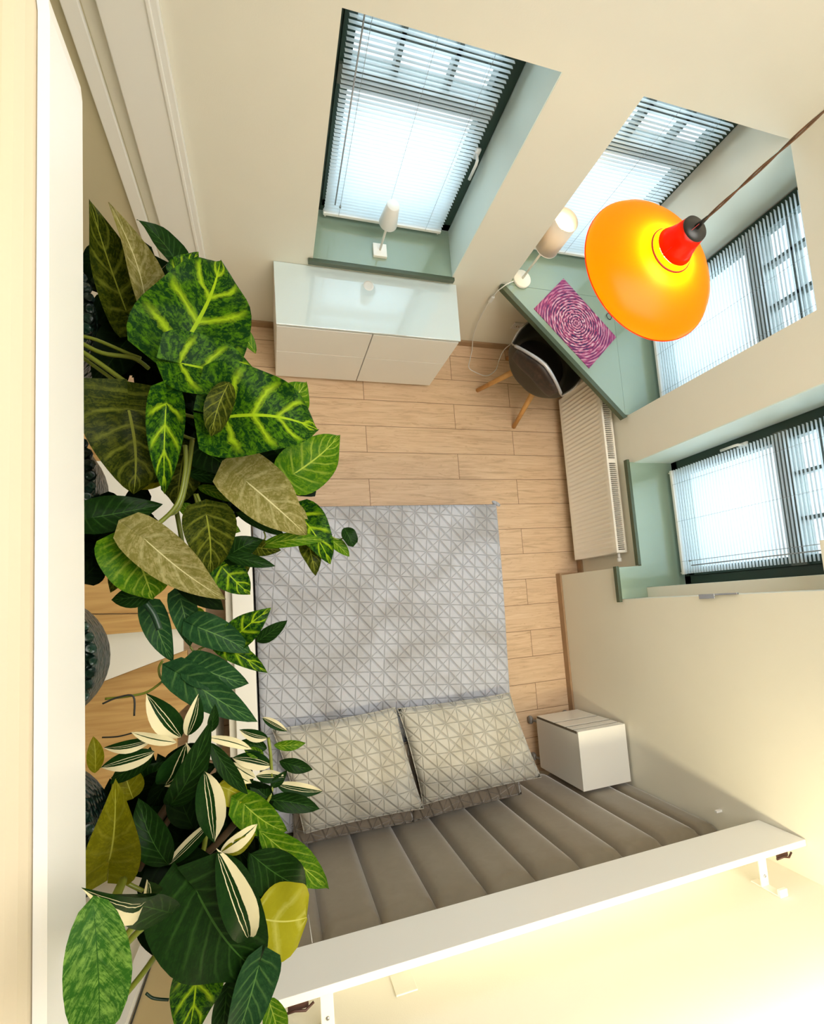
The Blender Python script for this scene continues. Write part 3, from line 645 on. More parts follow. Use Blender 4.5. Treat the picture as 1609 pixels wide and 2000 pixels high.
 ('syngonium','B','heart',-0.058,0.212,2.52,-0.041,0.28,2.481,0.0327,19,15),
 ('syngonium','D','heart',-0.144,0.31,2.521,-0.083,0.272,2.473,0.0219,-9,15),
 ('syngonium','B','heart',-0.073,0.348,2.508,-0.116,0.3,2.494,0.0298,-18,15),
 ('syngonium','B','heart',0.066,0.345,2.453,0.011,0.303,2.469,0.0273,0,15),
 ('syngonium','D','heart',-0.119,0.296,2.427,-0.054,0.233,2.412,0.0347,17,15),
 ('syngonium','B','heart',-0.157,0.266,2.451,-0.09,0.274,2.474,0.033,-11,15),
 ('syngonium','B','heart',-0.021,0.299,2.517,0.033,0.31,2.511,0.0278,14,15),
 ('syngonium','B','heart',-0.078,0.355,2.483,-0.044,0.269,2.497,0.0304,-21,15),
 ('syngonium','D','heart',-0.101,0.291,2.445,-0.165,0.293,2.424,0.0307,-15,15),
 ('syngonium','B','heart',-0.027,0.25,2.482,0.025,0.343,2.445,0.0268,18,15),
 ('syngonium','B','heart',0.023,0.279,2.442,0.074,0.34,2.416,0.0241,4,15),
 ('syngonium','B','heart',-0.008,0.301,2.429,0.085,0.357,2.393,0.0337,18,15),
 ('syngonium','B','heart',-0.053,0.315,2.427,-0.116,0.255,2.418,0.0351,1,15),
 ('syngonium','B','heart',-0.083,0.303,2.447,0.007,0.29,2.452,0.0247,3,15),
 ('syngonium','B','heart',0.053,0.311,2.496,0.043,0.223,2.47,0.0291,-20,15),
 ('syngonium','D','heart',0.007,0.279,2.479,0.063,0.257,2.5,0.0318,-19,15),
 ('syngonium','B','heart',0.035,0.316,2.5,0.042,0.246,2.517,0.0311,16,15),
 ('syngonium','B','heart',-0.027,0.239,2.533,-0.088,0.247,2.544,0.0244,-8,15),
 ('syngonium','B','heart',-0.235,0.533,2.444,-0.215,0.637,2.4,0.0278,-13,15),
 ('syngonium','B','heart',-0.241,0.644,2.446,-0.287,0.598,2.422,0.0196,-14,15),
 ('syngonium','B','heart',-0.289,0.651,2.444,-0.237,0.673,2.422,0.018,-12,15),
 ('syngonium','B','heart',-0.19,0.646,2.49,-0.249,0.64,2.519,0.0179,-13,15),
 ('syngonium','B','heart',-0.288,0.723,2.445,-0.32,0.682,2.428,0.0183,22,15),
 ('syngonium','B','heart',-0.275,0.581,2.486,-0.218,0.628,2.509,0.0189,2,15),
 ('syngonium','B','heart',-0.184,0.604,2.456,-0.244,0.639,2.442,0.0223,6,15),
 ('syngonium','B','heart',-0.248,0.678,2.481,-0.246,0.62,2.479,0.0264,21,15),
 ('syngonium','B','heart',-0.264,0.7,2.457,-0.269,0.606,2.475,0.0247,-22,15),
 ('syngonium','B','heart',-0.269,0.668,2.449,-0.335,0.645,2.425,0.0272,22,15),
 ('syngonium','B','heart',-0.266,0.605,2.489,-0.239,0.57,2.477,0.0247,12,15),
 ('syngonium','B','heart',-0.183,0.578,2.497,-0.243,0.547,2.518,0.0205,-4,15),
 ('syngonium','B','heart',-0.215,0.731,2.452,-0.279,0.681,2.433,0.0265,-6,15),
 ('syngonium','B','heart',-0.248,0.6,2.471,-0.249,0.641,2.501,0.0231,12,15),
 ('syngonium','B','heart',-0.277,0.583,2.47,-0.269,0.673,2.427,0.0182,-9,15),
 ('syngonium','B','heart',-0.234,0.56,2.474,-0.184,0.574,2.484,0.0173,20,15),
 ('syngonium','B','heart',-0.255,0.647,2.475,-0.278,0.576,2.476,0.0207,5,15),
 ('syngonium','B','heart',-0.249,0.637,2.472,-0.215,0.631,2.425,0.0264,-1,15),
 ('syngonium','B','heart',-0.276,0.591,2.482,-0.224,0.597,2.487,0.0184,24,15),
 ('syngonium','B','heart',-0.232,0.634,2.495,-0.183,0.594,2.483,0.0231,16,15),
 ('syngonium','B','heart',-0.232,0.678,2.486,-0.264,0.675,2.515,0.0233,-25,15),
 ('syngonium','B','heart',-0.253,0.611,2.448,-0.202,0.641,2.462,0.0241,0,15),
 ('pothos','B','heart',-0.205,0.138,2.58,-0.228,0.178,2.6,0.0209,-17,15),
 ('pothos','B','heart',-0.227,0.197,2.532,-0.201,0.175,2.498,0.0249,-22,15),
 ('pothos','B','heart',-0.272,0.15,2.515,-0.302,0.098,2.495,0.0183,18,15),
 ('pothos','B','heart',-0.287,0.14,2.52,-0.251,0.135,2.5,0.0226,-13,15),
 ('pothos','B','heart',-0.279,0.083,2.57,-0.259,0.122,2.552,0.02,23,15),
 ('pothos','B','heart',-0.261,0.136,2.511,-0.278,0.19,2.471,0.0187,-21,15),
 ('pothos','B','heart',-0.297,0.162,2.52,-0.243,0.16,2.507,0.0192,-6,15),
 ('pothos','B','heart',-0.268,0.214,2.515,-0.229,0.168,2.508,0.0223,-8,15),
 ('pothos','B','heart',-0.276,0.177,2.504,-0.218,0.164,2.513,0.0193,17,15),
 ('pothos','B','heart',-0.293,0.13,2.496,-0.265,0.185,2.494,0.0206,6,15),
 ('pothos','B','heart',-0.2,0.162,2.566,-0.251,0.164,2.516,0.0274,5,15),
 ('pothos','B','heart',-0.208,0.149,2.555,-0.244,0.151,2.563,0.0228,14,15),
 ('pothos','B','heart',-0.23,0.121,2.519,-0.278,0.147,2.487,0.0255,-13,15),
 ('pothos','B','heart',-0.281,0.12,2.561,-0.238,0.093,2.533,0.0193,-21,15),
 ('pothos','B','heart',-0.23,0.125,2.564,-0.275,0.102,2.524,0.0252,18,15),
 ('pothos','B','heart',-0.29,0.172,2.546,-0.233,0.154,2.574,0.026,10,15),
 ('pothos','B','heart',-0.276,0.201,2.502,-0.289,0.144,2.483,0.0226,-3,15),
 ('pothos','B','heart',-0.208,0.148,2.543,-0.208,0.203,2.555,0.0235,0,15),
 ('pothos','B','heart',-0.231,0.126,2.556,-0.205,0.148,2.516,0.0271,4,15),
 ('pothos','B','heart',-0.209,0.224,2.515,-0.241,0.168,2.485,0.0231,25,15),
 ('pothos','B','heart',-0.194,0.16,2.575,-0.242,0.174,2.55,0.0267,12,15),
 ('pothos','B','heart',-0.232,0.163,2.531,-0.243,0.212,2.546,0.0228,23,15),
 ('pothos','B','heart',-0.276,0.159,2.506,-0.267,0.206,2.508,0.0199,-20,15),
 ('pothos','B','heart',-0.214,0.155,2.528,-0.238,0.212,2.503,0.0184,-18,15),
 ('pothos','B','heart',-0.238,0.148,2.539,-0.211,0.104,2.504,0.0215,2,15),
 ('pothos','B','heart',-0.199,0.152,2.526,-0.22,0.2,2.547,0.0266,-11,15),
 ('pothos','B','heart',-0.276,0.19,2.5,-0.231,0.166,2.521,0.0229,-9,15),
 ('pothos','B','heart',-0.26,0.186,2.481,-0.247,0.15,2.454,0.0199,24,15),
 ('pothos','B','heart',-0.212,0.191,2.499,-0.272,0.196,2.455,0.0191,7,15),
 ('pothos','B','heart',-0.232,0.201,2.483,-0.23,0.153,2.489,0.0279,-16,15),
 ('dracaena','B','heart',-0.115,-0.504,2.51,-0.06,-0.488,2.514,0.0309,-16,15),
 ('dracaena','B','heart',-0.132,-0.398,2.434,-0.2,-0.468,2.399,0.0249,21,15),
 ('dracaena','B','heart',-0.18,-0.453,2.488,-0.103,-0.461,2.505,0.0303,-3,15),
 ('dracaena','B','heart',-0.124,-0.376,2.459,-0.158,-0.292,2.488,0.0234,23,15),
 ('dracaena','D','heart',-0.011,-0.497,2.476,-0.083,-0.469,2.428,0.0296,20,15),
 ('dracaena','B','heart',-0.063,-0.386,2.533,-0.085,-0.446,2.552,0.0293,18,15),
 ('dracaena','B','heart',-0.132,-0.454,2.504,-0.096,-0.416,2.487,0.0239,3,15),
 ('dracaena','B','heart',-0.175,-0.319,2.536,-0.176,-0.372,2.557,0.0271,18,15),
 ('dracaena','D','heart',-0.153,-0.281,2.468,-0.218,-0.261,2.455,0.0286,10,15),
 ('dracaena','B','heart',-0.024,-0.558,2.495,-0.106,-0.506,2.485,0.024,0,15),
 ('dracaena','D','heart',-0.057,-0.549,2.496,-0.134,-0.547,2.449,0.0246,3,15),
 ('dracaena','B','heart',-0.236,-0.353,2.43,-0.154,-0.371,2.449,0.0245,20,15),
 ('dracaena','B','heart',-0.197,-0.314,2.451,-0.21,-0.246,2.422,0.0337,-24,15),
 ('dracaena','B','heart',-0.15,-0.329,2.45,-0.228,-0.314,2.432,0.0235,-20,15),
 ('dracaena','B','heart',-0.145,-0.448,2.495,-0.08,-0.538,2.469,0.0267,-24,15),
 ('dracaena','B','heart',-0.055,-0.46,2.535,-0.127,-0.409,2.496,0.0266,6,15),
 ('dracaena','B','heart',-0.172,-0.35,2.454,-0.245,-0.35,2.457,0.0265,-1,15),
 ('dracaena','B','heart',-0.216,-0.332,2.488,-0.16,-0.283,2.496,0.0253,0,15),
 ('dracaena','B','heart',-0.132,-0.402,2.539,-0.222,-0.384,2.497,0.0322,-20,15),
 ('dracaena','B','heart',-0.167,-0.37,2.511,-0.225,-0.349,2.466,0.0326,9,15),
 ('dracaena','B','heart',-0.171,-0.5,2.489,-0.179,-0.436,2.462,0.0329,-8,15),
 ('dracaena','B','heart',-0.106,-0.49,2.471,-0.04,-0.465,2.421,0.0342,-17,15),
 ('dracaena','D','heart',-0.04,-0.343,2.53,-0.107,-0.38,2.536,0.0225,-10,15),
 ('dracaena','D','heart',-0.093,-0.415,2.529,-0.031,-0.409,2.512,0.0335,-10,15),
 ('dracaena','B','heart',-0.195,-0.375,2.501,-0.117,-0.374,2.505,0.0321,-16,15),
 ('dracaena','B','heart',-0.063,-0.453,2.407,-0.06,-0.525,2.388,0.0274,18,15),
 ('dracaena','D','heart',-0.042,-0.558,2.513,-0.086,-0.502,2.532,0.0258,-16,15),
 ('dracaena','B','heart',-0.093,-0.583,2.43,-0.148,-0.481,2.458,0.0343,-1,15),
 ('dracaena','B','heart',-0.113,-0.437,2.511,-0.075,-0.524,2.515,0.0294,0,15),
 ('dracaena','D','heart',-0.064,-0.314,2.53,-0.117,-0.316,2.534,0.0298,-4,15),
 ('dracaena','D','heart',-0.091,-0.508,2.429,-0.058,-0.554,2.452,0.0336,16,15),
 ('dracaena','D','heart',-0.109,-0.431,2.492,-0.17,-0.372,2.504,0.0291,6,15),
 ('dracaena','D','heart',-0.077,-0.477,2.451,-0.095,-0.387,2.47,0.0355,-25,15),
 ('dracaena','B','heart',-0.129,-0.452,2.539,-0.123,-0.407,2.49,0.0264,22,15),
 ('dracaena','B','heart',-0.115,-0.345,2.485,-0.106,-0.289,2.445,0.035,18,15),
 ('dracaena','B','heart',-0.024,-0.402,2.462,-0.081,-0.48,2.419,0.0267,20,15),
 ('dracaena','B','heart',-0.155,-0.331,2.492,-0.143,-0.283,2.471,0.0233,-5,15),
 ('dracaena','B','heart',-0.146,-0.389,2.488,-0.062,-0.349,2.516,0.0225,10,15),
 ('dracaena','B','heart',-0.177,-0.325,2.439,-0.214,-0.393,2.423,0.0259,-17,15),
 ('dracaena','B','heart',-0.203,-0.503,2.446,-0.172,-0.444,2.456,0.0335,-9,15),
 ('dracaena','B','heart',-0.102,-0.498,2.51,-0.093,-0.573,2.478,0.0225,-3,15),
 ('dracaena','B','heart',-0.169,-0.289,2.513,-0.093,-0.261,2.542,0.0336,21,15),
 ('dracaena','B','heart',-0.216,-0.32,2.448,-0.249,-0.271,2.399,0.0348,-23,15),
 ('dracaena','B','heart',-0.099,-0.334,2.403,-0.155,-0.344,2.424,0.025,23,15),
 ('dracaena','B','heart',-0.069,-0.469,2.474,-0.155,-0.412,2.498,0.0344,24,15),
 ('dracaena','B','heart',-0.19,-0.299,2.438,-0.2,-0.232,2.464,0.0254,14,15),
 ('dracaena','B','heart',-0.137,-0.256,2.446,-0.208,-0.276,2.406,0.0369,11,15),
 ('dracaena','B','heart',-0.109,-0.332,2.454,-0.198,-0.376,2.42,0.035,20,15),
 ('dracaena','B','heart',-0.036,-0.332,2.497,-0.136,-0.324,2.461,0.0359,8,15),
 ('dracaena','B','heart',-0.132,-0.444,2.494,-0.154,-0.36,2.523,0.0336,12,15),
 ('dracaena','B','heart',-0.104,-0.499,2.504,-0.096,-0.565,2.529,0.0258,24,15),
 ('dracaena','B','heart',-0.189,-0.444,2.512,-0.169,-0.411,2.48,0.0329,-12,15),
 ('dracaena','D','heart',-0.129,-0.479,2.409,-0.213,-0.41,2.423,0.0283,-17,15),
 ('dracaena','B','heart',-0.189,-0.427,2.425,-0.143,-0.508,2.426,0.0274,18,15),
 ('dracaena','D','heart',-0.135,-0.417,2.451,-0.155,-0.344,2.445,0.0299,-21,15),
 ('dracaena','B','heart',-0.143,-0.584,2.467,-0.163,-0.501,2.485,0.0314,9,15),
 ('dracaena','B','heart',-0.164,-0.374,2.448,-0.162,-0.454,2.433,0.0263,-25,15),
 ('dracaena','B','heart',-0.162,-0.363,2.528,-0.195,-0.442,2.492,0.0242,-20,15),
 ('dracaena','D','heart',-0.098,-0.463,2.511,-0.083,-0.559,2.467,0.0321,11,15),
 ('dracaena','B','heart',-0.134,-0.381,2.519,-0.136,-0.437,2.534,0.0324,24,15),
 ('dracaena','B','heart',-0.053,-0.435,2.41,-0.09,-0.365,2.398,0.0299,0,15),
 ('dracaena','B','heart',-0.154,-0.419,2.466,-0.115,-0.367,2.457,0.0285,1,15),
 ('dracaena','B','heart',-0.042,-0.543,2.406,-0.045,-0.476,2.374,0.0327,13,15),
 ('dracaena','B','heart',-0.268,-0.288,2.414,-0.189,-0.342,2.427,0.0344,-2,15),
 ('dracaena','B','heart',-0.123,-0.502,2.518,-0.203,-0.474,2.483,0.0336,19,15),
 ('dracaena','D','heart',-0.18,-0.287,2.478,-0.188,-0.387,2.453,0.0338,-10,15),
 ('dracaena','B','heart',-0.157,-0.355,2.443,-0.229,-0.377,2.43,0.0236,-6,15),
 ('dracaena','B','heart',-0.1,-0.407,2.512,-0.16,-0.369,2.486,0.0277,8,15),
 ('dracaena','D','heart',-0.191,-0.317,2.536,-0.182,-0.396,2.491,0.0268,-3,15),
 ('dracaena','D','heart',-0.194,-0.442,2.41,-0.103,-0.479,2.439,0.03,11,15),
 ('dracaena','B','heart',-0.195,-0.495,2.475,-0.202,-0.425,2.431,0.0241,-15,15),
 ('dracaena','B','heart',-0.235,-0.311,2.458,-0.215,-0.22,2.453,0.0316,-4,15),
 ('dracaena','B','heart',-0.166,-0.262,2.522,-0.246,-0.284,2.495,0.0301,-10,15),
 ('dracaena','B','heart',-0.19,-0.35,2.493,-0.169,-0.432,2.521,0.0261,-6,15),
 ('dracaena','B','heart',-0.056,-0.342,2.465,-0.116,-0.321,2.441,0.0293,-19,15),
 ('dracaena','B','heart',-0.167,-0.364,2.53,-0.165,-0.289,2.538,0.0234,-10,15),
 ('dracaena','B','heart',-0.11,-0.431,2.507,-0.091,-0.503,2.513,0.0289,4,15),
 ('dracaena','B','heart',-0.193,-0.259,2.449,-0.219,-0.327,2.42,0.0263,-16,15),
 ('dracaena','B','heart',-0.02,-0.448,2.472,-0.08,-0.461,2.446,0.0289,-4,15),
 ('dracaena','B','heart',-0.041,-0.486,2.413,-0.102,-0.562,2.373,0.0363,-1,15),
 ('dracaena','D','heart',-0.231,-0.282,2.469,-0.188,-0.245,2.474,0.0292,-13,15),
 ('dracaena','D','heart',-0.216,-0.391,2.502,-0.136,-0.419,2.46,0.0282,-24,15),
 ('dracaena','B','heart',-0.035,-0.461,2.505,-0.06,-0.414,2.455,0.0339,-4,15),
 ('dracaena','B','heart',-0.079,-0.279,2.472,-0.076,-0.363,2.496,0.0336,-8,15),
 ('dracaena','B','heart',-0.234,-0.337,2.443,-0.225,-0.275,2.436,0.0333,21,15),
 ('dracaena','B','heart',-0.168,-0.337,2.503,-0.115,-0.382,2.505,0.0237,-18,15),
 ('dracaena','B','heart',-0.164,-0.248,2.54,-0.209,-0.323,2.528,0.0214,-8,15),
 ('dracaena','B','heart',-0.178,-0.425,2.512,-0.108,-0.44,2.483,0.0301,-18,15),
 ('dracaena','B','heart',-0.115,-0.405,2.522,-0.076,-0.341,2.504,0.0313,8,15),
 ('dracaena','B','heart',-0.062,-0.479,2.479,-0.062,-0.584,2.434,0.0307,19,15),
 ('dracaena','B','heart',-0.16,-0.477,2.453,-0.152,-0.417,2.429,0.0259,15,15),
 ('dracaena','D','heart',-0.055,-0.541,2.442,-0.117,-0.547,2.463,0.0232,16,15),
 ('dracaena','B','heart',-0.117,-0.445,2.43,-0.186,-0.452,2.423,0.0285,-23,15),
 ('dracaena','D','heart',-0.187,-0.5,2.457,-0.152,-0.582,2.477,0.0321,9,15),
 ('dracaena','D','heart',-0.242,-0.334,2.431,-0.184,-0.341,2.385,0.0354,-10,15),
 ('dracaena','B','heart',-0.174,-0.516,2.52,-0.15,-0.434,2.549,0.0253,18,15),
 ('dracaena','D','heart',-0.1,-0.466,2.538,-0.102,-0.379,2.557,0.029,13,15),
 ('dracaena','B','heart',-0.158,-0.387,2.437,-0.229,-0.375,2.414,0.0279,7,15),
 ('dracaena','B','heart',-0.137,-0.45,2.47,-0.17,-0.349,2.498,0.0308,19,15),
 ('dracaena','B','heart',-0.122,-0.344,2.485,-0.181,-0.326,2.489,0.0226,-18,15),
 ('dracaena','B','heart',-0.129,-0.486,2.507,-0.163,-0.414,2.535,0.0305,2,15),
 ('dracaena','B','heart',-0.183,-0.279,2.469,-0.105,-0.263,2.477,0.0317,-17,15),
 ('dracaena','D','heart',-0.123,-0.563,2.42,-0.1,-0.485,2.445,0.034,-10,15),
 ('dracaena','B','heart',-0.144,-0.445,2.536,-0.08,-0.411,2.551,0.0325,-10,15),
 ('dracaena','B','heart',-0.196,-0.355,2.455,-0.148,-0.411,2.447,0.033,-19,15),
 ('dracaena','B','heart',-0.155,-0.351,2.406,-0.106,-0.45,2.399,0.0346,3,15),
 ('dracaena','D','heart',-0.071,-0.431,2.528,-0.087,-0.515,2.49,0.032,-19,15),
 ('dracaena','B','heart',-0.105,-0.438,2.45,-0.139,-0.528,2.41,0.0352,-20,15),
 ('dracaena','B','heart',-0.115,-0.51,2.53,-0.077,-0.471,2.483,0.0298,7,15),
 ('dracaena','B','heart',-0.037,-0.462,2.504,-0.111,-0.507,2.494,0.0272,-8,15),
 ('philodendron_large','D','heart',0.001,-0.437,2.441,0.037,-0.49,2.444,0.0184,-22,15),
 ('philodendron_large','D','heart',-0.058,-0.432,2.458,-0.025,-0.404,2.429,0.0189,14,15),
 ('philodendron_large','B','heart',-0.021,-0.441,2.485,0.006,-0.497,2.443,0.0213,20,15),
 ('philodendron_large','D','heart',0.02,-0.519,2.413,-0.017,-0.455,2.421,0.0235,-22,15),
 ('philodendron_large','B','heart',-0.014,-0.459,2.422,-0.023,-0.509,2.407,0.0209,19,15),
 ('philodendron_large','B','heart',-0.012,-0.433,2.498,-0.06,-0.454,2.462,0.0166,-19,15),
 ('philodendron_large','B','heart',-0.054,-0.41,2.457,-0.082,-0.458,2.421,0.0221,-11,15),
 ('philodendron_large','D','heart',-0.069,-0.413,2.495,-0.076,-0.464,2.479,0.0225,-5,15),
 ('philodendron_large','D','heart',-0.031,-0.383,2.5,-0.024,-0.441,2.503,0.0248,24,15),
 ('philodendron_large','D','heart',-0.101,-0.375,2.468,-0.072,-0.426,2.449,0.0182,-19,15),
]
STEMS = [
 ('syngonium','stem_green',0.003,[(-0.219,0.543,2.6),(-0.252,0.512,2.56),(-0.289,0.516,2.5),(-0.326,0.524,2.45)]),
 ('syngonium','stem_green',0.003,[(-0.281,0.474,2.6),(-0.253,0.468,2.6),(-0.209,0.449,2.6),(-0.19,0.442,2.6)]),
 ('syngonium','stem_green',0.0035,[(-0.276,0.455,2.62),(-0.241,0.437,2.62),(-0.197,0.432,2.62),(-0.175,0.416,2.62)]),
 ('syngonium','stem_green',0.004,[(-0.276,0.442,2.62),(-0.234,0.411,2.62),(-0.191,0.371,2.62),(-0.156,0.303,2.62)]),
 ('syngonium','stem_green',0.003,[(-0.282,0.443,2.6),(-0.232,0.403,2.6),(-0.18,0.362,2.6),(-0.143,0.319,2.6),(-0.112,0.303,2.6)]),
 ('syngonium','stem_green',0.003,[(-0.142,0.351,2.6),(-0.095,0.339,2.6),(-0.075,0.331,2.6),(-0.058,0.348,2.6)]),
 ('pothos','stem_green',0.0035,[(-0.121,0.281,2.64),(-0.122,0.239,2.64),(-0.135,0.184,2.64),(-0.168,0.148,2.64),(-0.19,0.129,2.64)]),
 ('pothos','stem_green',0.004,[(-0.113,0.296,2.62),(-0.122,0.235,2.62),(-0.135,0.184,2.62),(-0.15,0.172,2.62)]),
 ('pothos','stem_green',0.004,[(-0.149,0.189,2.55),(-0.144,0.153,2.55),(-0.14,0.121,2.55)]),
 ('pothos','stem_green',0.0025,[(-0.107,0.203,2.63),(-0.1,0.182,2.63),(-0.093,0.165,2.63)]),
 ('pothos','stem_green',0.0025,[(-0.114,0.21,2.6),(-0.107,0.183,2.6),(-0.092,0.166,2.6)]),
 ('pothos','stem_green',0.0025,[(-0.044,0.233,2.63),(-0.032,0.224,2.63),(-0.016,0.22,2.63)]),
 ('pothos','stem_green',0.0015,[(0.116,0.14,2.53),(0.128,0.134,2.53),(0.141,0.137,2.53)]),
 ('pothos','stem_green',0.0015,[(-0.007,0.148,2.57),(-0.005,0.136,2.57),(-0.014,0.122,2.57)]),
 ('pothos','stem_dark',0.005,[(-0.189,0.033,2.6),(-0.178,0.014,2.6),(-0.17,-0.011,2.6)]),
 ('philodendron_trailing','stem_green',0.002,[(-0.259,-0.115,2.55),(-0.227,-0.115,2.55),(-0.197,-0.111,2.55),(-0.166,-0.089,2.55),(-0.143,-0.071,2.55),(-0.117,-0.05,2.55)]),
 ('philodendron_trailing','stem_green',0.002,[(-0.175,-0.063,2.55),(-0.181,-0.075,2.55),(-0.178,-0.092,2.55),(-0.163,-0.102,2.55),(-0.142,-0.105,2.55)]),
 ('philodendron_trailing','stem_green',0.0018,[(-0.162,-0.066,2.55),(-0.155,-0.078,2.55),(-0.139,-0.082,2.55),(-0.123,-0.081,2.55)]),
 ('philodendron_trailing','stem_green',0.0018,[(-0.123,-0.051,2.53),(-0.096,-0.042,2.53),(-0.064,-0.036,2.53)]),
 ('philodendron_trailing','stem_green',0.0018,[(-0.133,-0.044,2.55),(-0.127,-0.053,2.55),(-0.117,-0.05,2.55)]),
 ('philodendron_trailing','wire',0.0015,[(-0.26,-0.121,2.56),(-0.239,-0.114,2.56),(-0.217,-0.115,2.56),(-0.216,-0.146,2.56)]),
 ('philodendron_trailing','wire',0.0012,[(-0.261,-0.173,2.56),(-0.239,-0.175,2.56),(-0.216,-0.172,2.56)]),
 ('ficus','stem_green',0.003,[(-0.014,-0.224,2.5),(-0.011,-0.269,2.5),(-0.015,-0.328,2.5),(-0.055,-0.35,2.55),(-0.085,-0.368,2.58),(-0.114,-0.396,2.6)]),
 ('dracaena','stem_brown',0.006,[(-0.168,-0.419,2.58),(-0.131,-0.385,2.58),(-0.092,-0.355,2.58),(-0.054,-0.319,2.58)]),
 ('dracaena','stem_brown',0.007,[(-0.227,-0.372,2.56),(-0.198,-0.333,2.56),(-0.168,-0.291,2.56),(-0.144,-0.264,2.56)]),
 ('dracaena','stem_brown',0.005,[(-0.213,-0.383,2.56),(-0.184,-0.336,2.56),(-0.158,-0.301,2.56)]),
 ('dracaena','stem_brown',0.005,[(-0.175,-0.418,2.6),(-0.135,-0.383,2.6),(-0.09,-0.368,2.6)]),
 ('dracaena','stem_green',0.004,[(-0.15,-0.424,2.6),(-0.128,-0.385,2.6),(-0.112,-0.343,2.6),(-0.109,-0.251,2.6)]),
 ('peperomia','stem_green',0.004,[(-0.215,-0.507,2.66),(-0.187,-0.479,2.66),(-0.155,-0.442,2.66),(-0.135,-0.426,2.66)]),
 ('peperomia','stem_green',0.0035,[(-0.101,-0.459,2.6),(-0.064,-0.464,2.6),(-0.019,-0.48,2.6)]),
 ('peperomia','stem_green',0.003,[(-0.228,-0.329,2.66),(-0.211,-0.353,2.66),(-0.186,-0.373,2.66)]),
 ('hoya','stem_green',0.005,[(-0.133,-0.248,3.028),(-0.138,-0.247,3.0),(-0.161,-0.275,2.9),(-0.189,-0.317,2.75)]),
 ('hoya','stem_green',0.004,[(-0.192,-0.389,2.76),(-0.176,-0.369,2.76),(-0.154,-0.357,2.76)]),
 ('hoya','stem_green',0.004,[(-0.201,-0.409,2.74),(-0.175,-0.386,2.74),(-0.152,-0.374,2.74)]),
 ('philodendron_large','stem_dark',0.002,[(-0.197,-0.541,2.6),(-0.187,-0.551,2.6),(-0.167,-0.559,2.6)]),
]
# ------------------------------------------------------------ the room shell
XE, XS, YN, YS, XW = 2.309, 2.111, 1.960, -1.285, -1.45
ZT, ZS, HC = 2.045, 0.772, 4.6
D = 0.30                                   # wall depth at the windows
struct('floor', box(nb(), XW, XE + .3, YS - .3, YN + .3, -.05, 0), M['floor'])
struct('ceiling', box(nb(), XW - .2, XE + .7, YS - .2, YN + .7, HC, HC + .1), M['wall_white'])
# north wall with two window openings (0.297..1.128) and (1.503..corner)
bm = nb()
T = .42
box(bm, XW, 0.297, YN, YN + T, 0, HC); box(bm, 1.128, 1.503, YN, YN + T, 0, HC)
box(bm, 0.297, 1.128, YN, YN + T, 0, ZS - .03); box(bm, 0.297, 1.128, YN, YN + T, ZT, HC)
box(bm, 1.503, XE, YN, YN + T, 0, ZS - .03); box(bm, 1.503, XE, YN, YN + T, ZT, HC)
struct('wall_north', bm, M['wall'])
bm = nb()
box(bm, XE, XE + T, YN, YN + T, 0, HC)     # corner pier
box(bm, XE, XE + T, 1.14, YN, 0, ZS - .03); box(bm, XE, XE + T, 1.14, YN, ZT, HC)
box(bm, XE, XE + T, 0.818, 1.14, 0, HC)
box(bm, XE, XE + T, 0.128, 0.818, 0, ZS - .03); box(bm, XE, XE + T, -.075, 0.818, ZT, HC)
box(bm, XS, XE + T, -.075, 0.128, 0, ZS - .03)
box(bm, XS, XE, -.075, 0.128, ZT, HC)
box(bm, XS, XE + T, YS, -.075, 0, HC)
box(bm, XE - .012, XE + T, -.075, -.012, ZS, ZT)
struct('wall_east', bm, M['wall'])
struct('wall_south', box(nb(), XW, XE + T, YS - .2, YS, 0, HC), M['wall'])
struct('wall_west', box(nb(), XW - .2, XW, YS - .2, YN + T, 0, HC), M['wall'])
# painted linings of the window reveals
bm = nb(); box(bm, 1.1235, 1.1285, YN + .001, YN + D, ZS, ZT); struct('trim_1', bm, M['reveal'])
bm = nb(); box(bm, XE + .001, XE + D, YN - .004, YN + .001, ZS, ZT); struct('trim_2', bm, M['reveal'])
bm = nb(); box(bm, XE + .001, XE + D, 0.812, 0.8185, ZS, ZT); struct('trim_3', bm, M['reveal'])
# baseboards
bh = .06; bt = .015
struct('baseboard_north', box(nb(), -.24, XE, YN - bt, YN, 0, bh), M['baseboard'])
bm = nb(); box(bm, XE - bt, XE, .128, YN - bt, 0, bh); box(bm, XS - bt, XS, YS, .128 + bt, 0, bh); box(bm, XS, XE - bt, .128, .128 + bt, 0, bh)
struct('baseboard_east', bm, M['baseboard'])
# loft floor edge, close to the camera on the left, with a rounded corner at its north end
pts = [(-1.44, -1.284), (-.212, -1.284)]
for k in range(13):
    a = k / 12 * PI / 2; pts.append((-.212 - .20 * (1 - math.cos(a)), .66 + .14 * math.sin(a)))
pts.append((-1.44, .80))
o = struct('trim_4', prism(nb(), pts, 2.85, 2.975), M['wall_white'], bevel=.03, bseg=5)
cap = [(-.2115, -1.284)] + [(-.2115 - .20 * (1 - math.cos(k / 12 * PI / 2)), .66 + .1405 * math.sin(k / 12 * PI / 2)) for k in range(13)]
cap2 = [(-.2005, -1.284)] + [(-.2005 - .2105 * (1 - math.cos(k / 12 * PI / 2)), .66 + .151 * math.sin(k / 12 * PI / 2)) for k in range(13)]
struct('trim_10', prism(nb(), cap2 + cap[::-1], 2.848, 2.950), M['white'])  # whiter strip added along the slab edge, window light put into its colour
